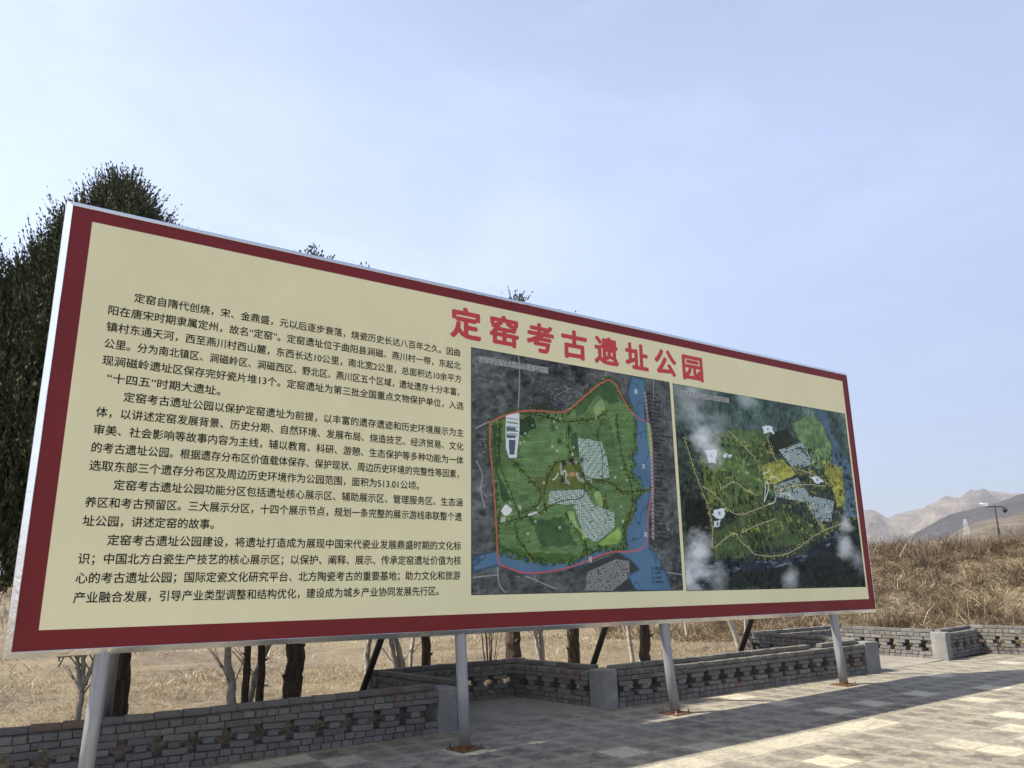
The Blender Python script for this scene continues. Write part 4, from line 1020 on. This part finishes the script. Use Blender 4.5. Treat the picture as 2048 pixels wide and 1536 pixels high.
def juniper(x, y, top, bot, R, n, tr, label, seed, lean=0.0, leaf=.075, cxo=0.0, bend=0.0, tip=1.25, cyo=0.0, per=9):
    z0 = H1(x, y) - .1
    root = empty('juniper_tree', (x, y, z0)); tag(root, label, 'tree', 'junipers in a row behind the billboard')
    V, F = crown_mesh(top - z0, bot - z0, R, n, seed, leaf, cx=cxo, lean=lean, tip=tip, cyo=cyo, per=per, OY=y)
    link('crown', np_mesh('crown', V, F, M_juniper), root)
    rnd = random.Random(seed); m = MB()
    hs = np.linspace(0, (top-z0)*.85, 26)
    pts = []; rad = []
    for i, h in enumerate(hs):
        k = h/(top-z0)
        pts.append((cxo*min(1, 1.6*k*k) + bend*math.sin(k*5) + .02*rnd.gauss(0, 1)*(.4+k), cyo*min(1, 1.6*k*k) + .02*rnd.gauss(0, 1), h)); rad.append(tr*(1.25 if i == 0 else 1.0)*(1-k*.82))
    # finer lower trunk with rough bark
    P2, R2 = [], []
    for i in range(len(pts)-1):
        for q in (0, .33, .66):
            P2.append(tuple(pts[i][j]*(1-q)+pts[i+1][j]*q for j in range(3))); R2.append((rad[i]*(1-q)+rad[i+1]*q)*(1+rnd.uniform(-.05, .07)))
    m.tube(P2, R2, 16, wob=.07, rng=rnd)
    for _ in range(5 if tr > .09 else 2):                      # stubs
        h = rnd.uniform(.5, 1.3); a = rnd.uniform(0, 6.28); k = tr*.95
        q = Vector((cxo*1.6*(h/(top-z0))**2, 0, h)); d = Vector((math.cos(a), math.sin(a), .5))
        m.tube([q+d*k*.7, q+d*(k+.03), q+d*(k+.05)], [tr*.28, tr*.2, tr*.1], 6, wob=.1, rng=rnd)
    link('trunk', m.mesh('trunk', M_bark, True), root)
    m = MB()
    for i in range(26):
        k = rnd.uniform(.22, .9); a = rnd.uniform(0, 6.28); h = (top-z0)*k; L = R*(1-k)**.8*rnd.uniform(.6, .95)
        q = Vector((cxo*min(1, 1.6*k*k), cyo*min(1, 1.6*k*k), h)); d = Vector((math.cos(a)*L, math.sin(a)*L, L*.9))
        m.tube([q, q+d*.4+Vector((0,0,-.04)), q+d*.8, q+d], [tr*.3*(1-k)+.012, tr*.2*(1-k)+.009, .008, .004], 5)
    tag(link('branches', m.mesh('branches', M_bark, True), root), kind='stuff')
    return root
juniper(1.64, 11.4, 6.72, 1.85, 2.1, 40000, .138, 'big dark green juniper rising above the top left corner of the billboard', 11, cxo=-.70, leaf=.062, tip=.8, cyo=-.7, per=12)
juniper(-1.05, 11.7, 6.10, 1.4, 2.3, 30000, .12, 'bushy dark juniper cut by the left edge of the frame', 12, leaf=.062, tip=.8, cyo=-.7, per=12)
juniper(3.20, 11.4, 6.2, 1.9, .9, 3000, .052, 'slender juniper trunk, left one of the close thin pair behind the left wall', 13, leaf=.10)
juniper(3.43, 11.5, 6.3, 1.9, .9, 3000, .056, 'slender leaning juniper trunk, right one of the close thin pair behind the left wall', 14, leaf=.10, cxo=.1)
juniper(3.84, 11.4, 5.97, 1.8, 2.3, 14000, .136, 'thick juniper trunk right of the thin pair, its tip showing above the billboard', 15, leaf=.09, cxo=-.42, tip=1.35, cyo=-1.1)
juniper(5.98, 11.4, 5.90, 1.8, 1.8, 9000, .078, 'juniper trunk seen just left of the second billboard post', 16, leaf=.10, cxo=-1.75, tip=1.5, cyo=-1.0)
juniper(7.56, 11.4, 6.62, 1.8, 1.3, 6000, .136, 'thick juniper trunk at the rear corner of the shaded bay, right of the second post', 17, leaf=.09, cxo=.17, tip=1.7)
juniper(8.86, 11.4, 6.36, 1.8, 1.0, 5000, .115, 'juniper trunk left of the slanting brace near the third post', 18, leaf=.10, cxo=-.12)
juniper(10.56, 11.4, 5.2, 1.9, .8, 2600, .105, 'dark juniper trunk between pale saplings just left of the third post', 19, leaf=.10)

# ------------------------------------------------------------------ pale saplings
def sapling(x, y, stems, label, seed, mat=None, twigs=6, h=3.2):
    """stems: list of lists of (dx, dz, r) in the x-z plane of the camera side"""
    rnd = random.Random(seed); z0 = H1(x, y) - .05
    root = empty('sapling', (x, y, z0)); tag(root, label, 'tree', 'bare pale saplings behind the walls')
    mt = mat or M_pale
    m = MB()
    for st in stems:
        P, R = [], []
        for i in range(len(st)-1):
            for q in (0, .25, .5, .75):
                a, b_ = st[i], st[i+1]
                P.append((a[0]*(1-q)+b_[0]*q + rnd.gauss(0, .006), rnd.gauss(0, .008) + .10*(a[1]*(1-q)+b_[1]*q)*(.5 if len(st) > 2 else -.4), a[1]*(1-q)+b_[1]*q)); R.append((a[2]*(1-q)+b_[2]*q)*(1+rnd.uniform(-.08, .1)))
        P.append((st[-1][0], 0.05*st[-1][1], st[-1][1])); R.append(st[-1][2])
        m.tube(P, R, 8, wob=.06, rng=rnd)
    link('trunk', m.mesh('trunk', mt, True), root)
    m = MB()
    for st in stems:
        for k in range(twigs):
            i = rnd.randrange(1, len(st)); a = st[i]
            q = Vector((a[0], 0.05*a[1], a[1]*rnd.uniform(.85, 1))); an = rnd.uniform(0, 6.28); L = rnd.uniform(.35, .9)
            d = Vector((math.cos(an)*.7, math.sin(an)*.7, .8)).normalized()*L
            m.tube([q, q+d*.5+Vector((0,0,.03)), q+d], [.010, .007, .003], 5)
            for _ in range(2):
                d2 = (d + Vector([rnd.uniform(-.3, .3) for _ in range(3)]))*.5; m.tube([q+d*.5, q+d*.5+d2], [.005, .002], 4)
    tag(link('twigs', m.mesh('twigs', mt, True), root), kind='stuff')
    return root
F_ = lambda *a: [tuple(q) for q in a]
sapling(1.16, 11.0, [F_((0,0,.036),(.02,.45,.032),(.03,.62,.028),(-.07,1.0,.020),(-.09,1.5,.02),(-.12,3.0,.008)), F_((.03,.62,.026),(-.0,1.0,.021),(.0,1.5,.016),(.05,3.0,.008)), F_((.04,.7,.026),(.12,.95,.026),(.18,1.4,.022),(.3,3,.01)), F_((-.06,1.05,.008),(-.25,1.03,.008),(-.45,1.15,.006))], 'forked grey sapling with three stems just left of the first billboard post', 31)
sapling(3.0, 11.3, [F_((.02,0,.06),(0,.5,.055),(-.08,.8,.05),(-.09,1.4,.04),(-.1,3.2,.01))], 'pale sapling stem left of the thin juniper pair', 32)
sapling(3.42, 11.7, [F_((-.1,.0,.04),(.0,.55,.042),(.18,1.0,.04),(.26,1.5,.035),(.5,3,.01))], 'white slanting sapling stem between the two thin juniper trunks', 33)
sapling(5.35, 12.2, [F_((0,0,.06),(-.03,.6,.055),(0,.9,.045),(-.02,1.3,.035),(-.1,3,.01)), F_((0,.85,.035),(.16,1.05,.03),(.3,1.4,.02),(.5,3,.008))], 'forked whitish sapling right behind the slanting brace of the second post', 34)
sapling(5.75, 12.2, [F_((.12,0,.06),(.05,.5,.06),(-.03,.9,.055),(-.05,1.4,.045),(-.1,3,.01)), F_((.22,0,.06),(.18,.45,.06),(.05,.95,.03),(0,1.3,.01))], 'thick white sapling with a knobbly side stem, middle one left of the second post', 35)
sapling(6.15, 12.3, [F_((-.05,0,.035),(0,.6,.033),(.08,1.1,.028),(.14,1.5,.02),(.3,3,.01)), F_((.06,1.0,.015),(.25,1.12,.012),(.4,1.3,.01))], 'thin leaning pale sapling, rightmost of the group left of the second post', 36)
sapling(8.75, 12.2, [F_((0,0,.05),(0,.6,.045),(0,1.3,.038),(0,3,.01)), F_((-.02,.1,.035),(-.12,.7,.033),(-.30,1.3,.02),(-.6,3,.01)), F_((-.1,.75,.015),(.05,1.0,.012),(.3,1.4,.01))], 'pale forked sapling between two juniper trunks, right of the second post', 37)
sapling(10.72, 12.0, [F_((.03,0,.045),(.0,.5,.042),(-.04,.95,.038),(-.06,1.2,.03),(-.08,3,.01)), F_((-.03,.98,.02),(.06,1.15,.02),(.1,1.5,.015))], 'slim white sapling just left of the dark juniper by the third post', 38)
sapling(11.08, 12.0, [F_((-.08,0,.065),(-.01,.35,.055),(.03,.9,.05),(.03,1.5,.045),(.05,3,.01))], 'stout white sapling trunk touching the left side of the dark juniper by the third post', 39)
sapling(11.75, 12.0, [F_((.0,0,.05),(-.02,.55,.048),(.02,.75,.045),(-.12,1.1,.03),(-.2,1.5,.02),(-.3,3,.01)), F_((.02,.75,.03),(.10,.95,.03),(.13,1.5,.025),(.2,3,.01))], 'Y-shaped white sapling between the dark juniper and the third post', 40)
sapling(13.9, 13.6, [F_((0,.3,.03),(0,.7,.028),(.02,1.6,.02),(0,3,.01))], 'small pale sapling just right of the third post, farther back', 41, h=2.5)
sapling(14.05, 12.3, [F_((.15,0,.06),(-.02,.5,.055),(-.20,.9,.05),(-.45,1.3,.03),(-.7,3,.01)), F_((-.17,.85,.03),(-.14,1.4,.025),(-.1,3,.01)), F_((-.17,.85,.028),(.02,1.1,.025),(.25,1.5,.02),(.5,3,.01))], 'forked pale sapling leaning left in the straw between the third and fourth posts', 42)
sapling(14.35, 12.2, [F_((-.05,0,.04),(0,.5,.035),(.1,1.0,.03),(.1,1.5,.025),(.1,3,.01)), F_((.1,.95,.015),(.3,1.1,.012),(.6,1.2,.01))], 'thin pale sapling beside the slanting brace of the fourth post', 43)
# twiggy shrub at the rear wall
def shrub(x, y, n, h, sp, label, seed, mat):
    rnd = random.Random(seed); z0 = H1(x, y) - .03; m = MB()
    for _ in range(n):
        a = rnd.uniform(0, 6.28); L = h*rnd.uniform(.6, 1.1); o = Vector((math.cos(a)*sp, math.sin(a)*sp, 0))*rnd.random()
        q = o*.15; tip = o + Vector((0, 0, L)); mid = (q+tip)*.5 + Vector([rnd.uniform(-.05, .05) for _ in range(3)])
        m.tube([q, mid, tip], [.008, .006, .003], 5)
        for _ in range(3):
            d = Vector([rnd.uniform(-.2, .2), rnd.uniform(-.2, .2), rnd.uniform(.1, .3)])*h; b_ = mid.lerp(tip, rnd.random()); m.tube([b_, b_+d], [.004, .002], 4)
    o = m.build('bare_shrub', mat, smooth=True); o.location = (x, y, z0); tag(o, label, 'shrub'); return o
shrub(7.6, 12.2, 16, 1.3, .35, 'twiggy bare shrub left of the thick juniper at the rear corner of the shaded bay', 51, M_twig)
shrub(18.3, 11.3, 10, 1.1, .7, 'dark bare branches sprawling behind the fourth post above the bay wall', 52, M_twig)
for (x, y, h, sp, lb, sd) in [(22.0, 12.2, .8, .5, 'bare grey bush on the bank close to the right edge of the billboard', 53), (31.0, 13.6, .9, 1.2, 'bushy dead shrub on the crest at the right, below the camera pole', 54), (28.0, 16.5, .7, 1.0, 'dark brush clump on the crest beneath the dark hill', 55)]:
    shrub(x, y, 40, h, sp, lb, sd, M_brush)
shrub(-2.2, 19.0, 40, 1.8, 1.2, 'leafless bush in the field at the left edge behind the junipers', 56, M_brush)

# ------------------------------------------------------------------ dry vegetation (numpy blades)
def blades(P, L, w, az, tilt, curl, rg):
    """curved blades of 3 quads-as-tris; returns V,F (quads 2 + tri -> all quads with degenerate avoided: 2 quads)"""
    n = len(P)
    d = np.stack([np.cos(az)*np.sin(tilt), np.sin(az)*np.sin(tilt), np.cos(tilt)], 1)
    h = np.stack([np.cos(az), np.sin(az), np.zeros(n)], 1)
    sd = np.stack([-np.sin(az+rg.normal(0, .9, n)), np.cos(az+rg.normal(0, .9, n)), rg.normal(0, .25, n)], 1)
    sd /= np.linalg.norm(sd, axis=1)[:, None]
    p0 = P; p1 = P + d*(L*.5)[:, None]; p2 = P + d*L[:, None] + (h*.6 - np.array([0, 0, .7]))*(L*curl)[:, None]
    ww = w[:, None]*sd
    V = np.stack([p0-ww*.5, p0+ww*.5, p1+ww*.4, p1-ww*.4, p2+ww*.12, p2-ww*.12], 1).reshape(-1, 3)
    b0 = np.arange(n)*6
    F = np.stack([np.stack([b0, b0+1, b0+2, b0+3], 1), np.stack([b0+3, b0+2, b0+4, b0+5], 1)], 1).reshape(-1, 4)
    return V, F
def scatter(n, x0, x1, y0, y1, keep, rg):
    x = rg.uniform(x0, x1, n); y = rg.uniform(y0, y1, n); k = keep(x, y); x, y = x[k], y[k]
    k = ~inside(PAVE_XY, x, y); x, y = x[k], y[k]
    return np.stack([x, y, height(x, y) - .01], 1)
rg = np.random.default_rng(99)
def tbank(x, y): return x*.95 + y*.30
# litter and short straw of the field (thinning with distance)
parts = []
P = scatter(90000, -4, 21, 8.8, 17, lambda x, y: (tbank(x, y) < 21) & (vnoise(x, y, .8, 60, 4) + rg.random(len(x))*.4 > .72), rg)
n = len(P); parts.append(blades(P, rg.uniform(.04, .15, n), rg.uniform(.003, .007, n), rg.uniform(0, 6.28, n), rg.uniform(.5, 1.5, n), rg.uniform(0, .2, n), rg))
P = scatter(70000, -6, 34, 15, 42, lambda x, y: (tbank(x, y) < 23) & (vnoise(x, y, .5, 61, 4) + rg.random(len(x))*.4 > .76), rg)
n = len(P); parts.append(blades(P, rg.uniform(.08, .25, n), rg.uniform(.008, .018, n), rg.uniform(0, 6.28, n), rg.uniform(.5, 1.5, n), rg.uniform(0, .2, n), rg))
V = np.concatenate([p[0] for p in parts]); F = np.concatenate([parts[0][1], parts[1][1] + len(parts[0][0])])
tag(link('straw_litter', np_mesh('straw_litter', V, F, M_straw)), kind='stuff')
# upright pale grass in tufts
tf = scatter(2400, -3, 22, 9.0, 21, lambda x, y: (tbank(x, y) < 21) & ((vnoise(x, y, .45, 62, 3) > .57) | (x > 12) | ((y < 10.2) & (x < 3))), rg)
k = 34; P = np.repeat(tf, k, 0); n = len(P); P[:, :2] += rg.normal(0, .075, (n, 2))
sc = np.repeat(rg.uniform(.5, 1.25, len(tf)), k)
V, F = blades(P, rg.uniform(.03, .13, n)*sc, rg.uniform(.002, .0045, n), rg.uniform(0, 6.28, n), rg.uniform(.05, .75, n), rg.uniform(0, .3, n), rg)
tag(link('dry_grass', np_mesh('dry_grass', V, F, M_straw)), kind='stuff')
# weeds on the bank
keepb = lambda x, y: (tbank(x, y) > 18.8) & (tbank(x, y) < 27.3) & (np.arctan2(x, y) > .70)
tf = scatter(30000, 12, 38, 2.5, 24, keepb, rg); tf = tf[vnoise(tf[:, 0], tf[:, 1], .9, 65, 4) + .25*rg.random(len(tf)) > .50]; tf = tf[rg.permutation(len(tf))[:8500]]
k = 17; P = np.repeat(tf, k, 0); n = len(P); P[:, :2] += rg.normal(0, .13, (n, 2)); P[:, 2] = height(P[:, 0], P[:, 1]) - .01
sc = np.repeat(.45 + 1.5*vnoise(tf[:, 0], tf[:, 1], .5, 63, 3)**2, k); wind = np.repeat(rg.normal(.6, 1.2, len(tf)), k)
V, F = blades(P, rg.uniform(.12, .50, n)*sc, rg.uniform(.006, .015, n), wind + rg.normal(0, .8, n), rg.uniform(.5, 1.55, n), rg.uniform(.05, .45, n), rg)
tag(link('dead_weeds', np_mesh('dead_weeds', V, F, M_weed)), kind='stuff')
# tangled mounds of dead weeds
tf = scatter(5000, 13, 34, 3, 20, lambda x, y: keepb(x, y) & (tbank(x, y) > 19.8) & (tbank(x, y) < 28.5), rg); tf = tf[:330]
k = 150; P = np.repeat(tf, k, 0); n = len(P); P[:, :2] += rg.normal(0, .16, (n, 2)); sc = np.repeat(rg.uniform(.5, 1.2, len(tf)), k); da = np.repeat(rg.uniform(0, 6.28, len(tf)), k)
V, F = blades(P, rg.uniform(.25, .75, n)*sc, rg.uniform(.004, .008, n), da + rg.normal(0, 1.0, n), rg.uniform(.2, 1.2, n), rg.uniform(.1, .6, n), rg)
tag(link('weed_mounds', np_mesh('weed_mounds', V, F, M_weed)), kind='stuff')
P = scatter(150000, 12, 34, 2.5, 22, lambda x, y: (tbank(x, y) > 18.6) & (tbank(x, y) < 30) & (np.arctan2(x, y) > .70), rg); P = P[:70000]; n = len(P)
V, F = blades(P + np.array([0, 0, .02]), rg.uniform(.06, .28, n), rg.uniform(.005, .014, n), rg.uniform(0, 6.28, n), rg.uniform(1.1, 1.6, n), rg.uniform(0, .25, n), rg)
tag(link('weed_litter', np_mesh('weed_litter', V, F, M_weed)), kind='stuff')
# long pale stalks lying on the bank
P = scatter(2600, 13, 34, 4, 20, lambda x, y: keepb(x, y) & (tbank(x, y) < 27), rg); P = P[:620]; n = len(P)
V, F = blades(P + np.array([0, 0, .08]), rg.uniform(.3, 1.1, n), rg.uniform(.008, .018, n), rg.uniform(0, 6.28, n), rg.uniform(.6, 1.45, n), rg.uniform(0, .25, n), rg)
tag(link('fallen_stalks', np_mesh('fallen_stalks', V, F, M_straw)), kind='stuff')
# brown brush along the crest and beyond, and on the far field
tf = scatter(24000, 17, 62, 4, 48, lambda x, y: (tbank(x, y) > 26.2) & (tbank(x, y) < 52) & (np.arctan2(x, y) > .80), rg); tf = tf[rg.permutation(len(tf))[:5200]]
k = 18; P = np.repeat(tf, k, 0); n = len(P); P[:, :2] += rg.normal(0, .25, (n, 2))
sc = np.repeat(.15 + 2.6*vnoise(tf[:, 0], tf[:, 1], .30, 64, 3)**2, k)
V, F = blades(P, rg.uniform(.12, .48, n)*sc, rg.uniform(.010, .020, n), rg.uniform(0, 6.28, n), rg.uniform(.05, .7, n), rg.uniform(0, .2, n), rg)
tag(link('brush_thicket', np_mesh('brush_thicket', V, F, M_brush)), kind='stuff')
P = scatter(16000, -30, 34, 34, 75, lambda x, y: vnoise(x, y, .12, 66, 3) > .45, rg); n = len(P)
V, F = blades(P, rg.uniform(.3, 1.1, n), rg.uniform(.02, .04, n), rg.uniform(0, 6.28, n), rg.uniform(.05, .7, n), rg.uniform(0, .2, n), rg)
tag(link('brush_thicket', np_mesh('brush_thicket', V, F, M_brush)), kind='stuff')
# leaf litter caught behind the walls
P = scatter(26000, -1, 17, 8.7, 12.2, lambda x, y: vnoise(x, y, 1.2, 67, 3) > .35, rg); n = len(P)
V, F = blades(P + np.array([0, 0, .015]), rg.uniform(.03, .10, n), rg.uniform(.006, .016, n), rg.uniform(0, 6.28, n), rg.uniform(.9, 1.6, n), rg.uniform(0, .2, n), rg)
tag(link('leaf_litter', np_mesh('leaf_litter', V, F, M_weed)), kind='stuff')
# a few stones
for (x, y, s, lb) in [(4.3, 14.5, .16, 'pale flat stone lying in the field beyond the first trunk'), (6.9, 12.6, .07, 'small stone in the straw near the shaded bay')]:
    import bmesh
    bm = bmesh.new(); bmesh.ops.create_icosphere(bm, subdivisions=2, radius=1)
    for v_ in bm.verts: v_.co = Vector((v_.co.x*s, v_.co.y*s*.7, v_.co.z*s*.45))*(1+.35*mnoise.noise(v_.co*1.7))
    me = bpy.data.meshes.new('stone'); bm.to_mesh(me); bm.free(); me.materials.append(M_stone)
    o = link('stone', me); o.location = (x, y, H1(x, y)+s*.15); tag(o, lb, 'stone')

# ------------------------------------------------------------------ camera pole, pylons, far building
def polar(az, R): a = math.radians(az); return R*math.sin(a), R*math.cos(a)
px_, py_ = polar(65.22, 46); zg = H1(px_, py_); zt = 1.72 + 46*.0755
cp = tag(empty('camera_pole', (px_, py_, zg), -math.radians(65.22)), 'black pole with surveillance cameras and a control box, standing in the brush at the right', 'pole')
hh = zt - zg; ztop = hh
m = MB(); m.tube([(0,0,-.2), (0,0,ztop*.5), (0,0,ztop)], [.042, .038, .032], 12); m.build('mast', M_darkm, cp, True)
m = MB(); m.tube([(-.40,0,ztop-.04), (.36,0,ztop-.09)], [.026,.022], 8); m.build('cross_arm', M_darkm, cp, True)
m = MB(); m.tube([(-.62,0,ztop+.08), (-.26,0,ztop+.02)], [.085,.07], 10); m.box(-.64,-.24,-.10,.10,ztop+.10,ztop+.125); m.build('bullet_camera', M_white, cp)
m = MB(); m.tube([(.36,0,ztop-.09), (.40,0,ztop-.22)], [.04,.05], 10); m.tube([(.40,0,ztop-.20), (.40,0,ztop-.30), (.40,0,ztop-.38)], [.11,.11,.05], 12); m.build('dome_camera', M_darkm, cp, True)
m = MB(); m.box(-.20,.22,-.14,.02,ztop-2.25,ztop-1.75); m.build('control_box', new_mat('box_grey_mat', .6, .2, (.13,.14,.15))[0], cp)
m = MB(); m.box(-.055,.055,-.08,-.0,ztop-1.50,ztop-1.15); m.build('junction_box', M_darkm, cp)
def lattice(az, R, z0, hgt, wbase, label, mat, arms=2):
    x, y = polar(az, R); root = MB()
    def P(i, j, k): w = wbase*(1-.72*k)/2; return Vector((i*w, j*w, k*hgt))
    r = hgt*.0045
    for i in (-1, 1):
        for j in (-1, 1): root.tube([P(i, j, 0), P(i, j, 1)], [r, r*.7], 5)
    for n in range(7):
        k0, k1 = n/7, (n+1)/7
        for (a, b_) in (((-1,-1), (1,-1)), ((1,-1), (1,1)), ((1,1), (-1,1)), ((-1,1), (-1,-1))):
            root.tube([P(*a, k0), P(*b_, k1)], [r*.5]*2, 4); root.tube([P(*b_, k0), P(*a, k1)], [r*.5]*2, 4); root.tube([P(*a, k1), P(*b_, k1)], [r*.5]*2, 4)
    for n in range(arms):
        k = .98 - n*.16; w = hgt*.15; root.tube([Vector((-w, 0, k*hgt)), Vector((w, 0, k*hgt))], [r*.8]*2, 4); root.tube([Vector((-w, 0, k*hgt)), Vector((0, 0, k*hgt+hgt*.05)), Vector((w, 0, k*hgt))], [r*.5]*3, 4)
    o = root.build('lattice_pylon', mat); o.location = (x, y, z0); o.rotation_euler.z = -math.radians(az) + .5; tag(o, label, 'pylon'); return o
lattice(63.5, 900, 1.72+900*.0452, 15, 5.0, 'small white lattice tower standing on the tan hillside left of the camera pole', new_mat('tower_white_mat', .6, 0, (.8,.8,.8))[0], 2)
lattice(60.05, 1150, 1.72+1150*.040, 17, 5.0, 'faint grey lattice pylon at the foot of the dark hill', M_sheet, 3)
lattice(58.75, 1500, 1.72+1500*.0425, 26, 12, 'hazy distant pylon close to the right edge of the billboard', new_mat('tower_grey_mat', .7, 0, (.3,.3,.32))[0], 3)
x, y = polar(61.85, 620); z = 1.72+620*.0375
b_ = tag(empty('distant_building', (x, y, z), -math.radians(61.85)), 'tiny white flat-roofed building at the foot of the tan hill', 'building')
m = MB(); m.box(-3.0, 3.0, 0, 5, -6, 1.9); m.build('wall', M_white, b_)
m = MB(); m.box(-3.3, 3.3, -.3, 5.3, 1.9, 2.2); m.build('roof', M_cement, b_)

# ------------------------------------------------------------------ air
HZ_TOP = 420.0
hm = bpy.data.materials.new('haze_mat'); hm.use_nodes = True; t = hm.node_tree; t.nodes.clear()
ho = N(t, 'ShaderNodeOutputMaterial'); hv = N(t, 'ShaderNodeVolumePrincipled')
hv.inputs['Color'].default_value = (.86, .90, .97, 1); hv.inputs['Density'].default_value = .00020; hv.inputs['Anisotropy'].default_value = .25
t.links.new(hv.outputs[0], ho.inputs['Volume'])
m = MB(); m.box(-6900, 9400, -6900, 9400, -4.0, HZ_TOP)
hz = m.build('haze', hm); tag(hz, kind='stuff')
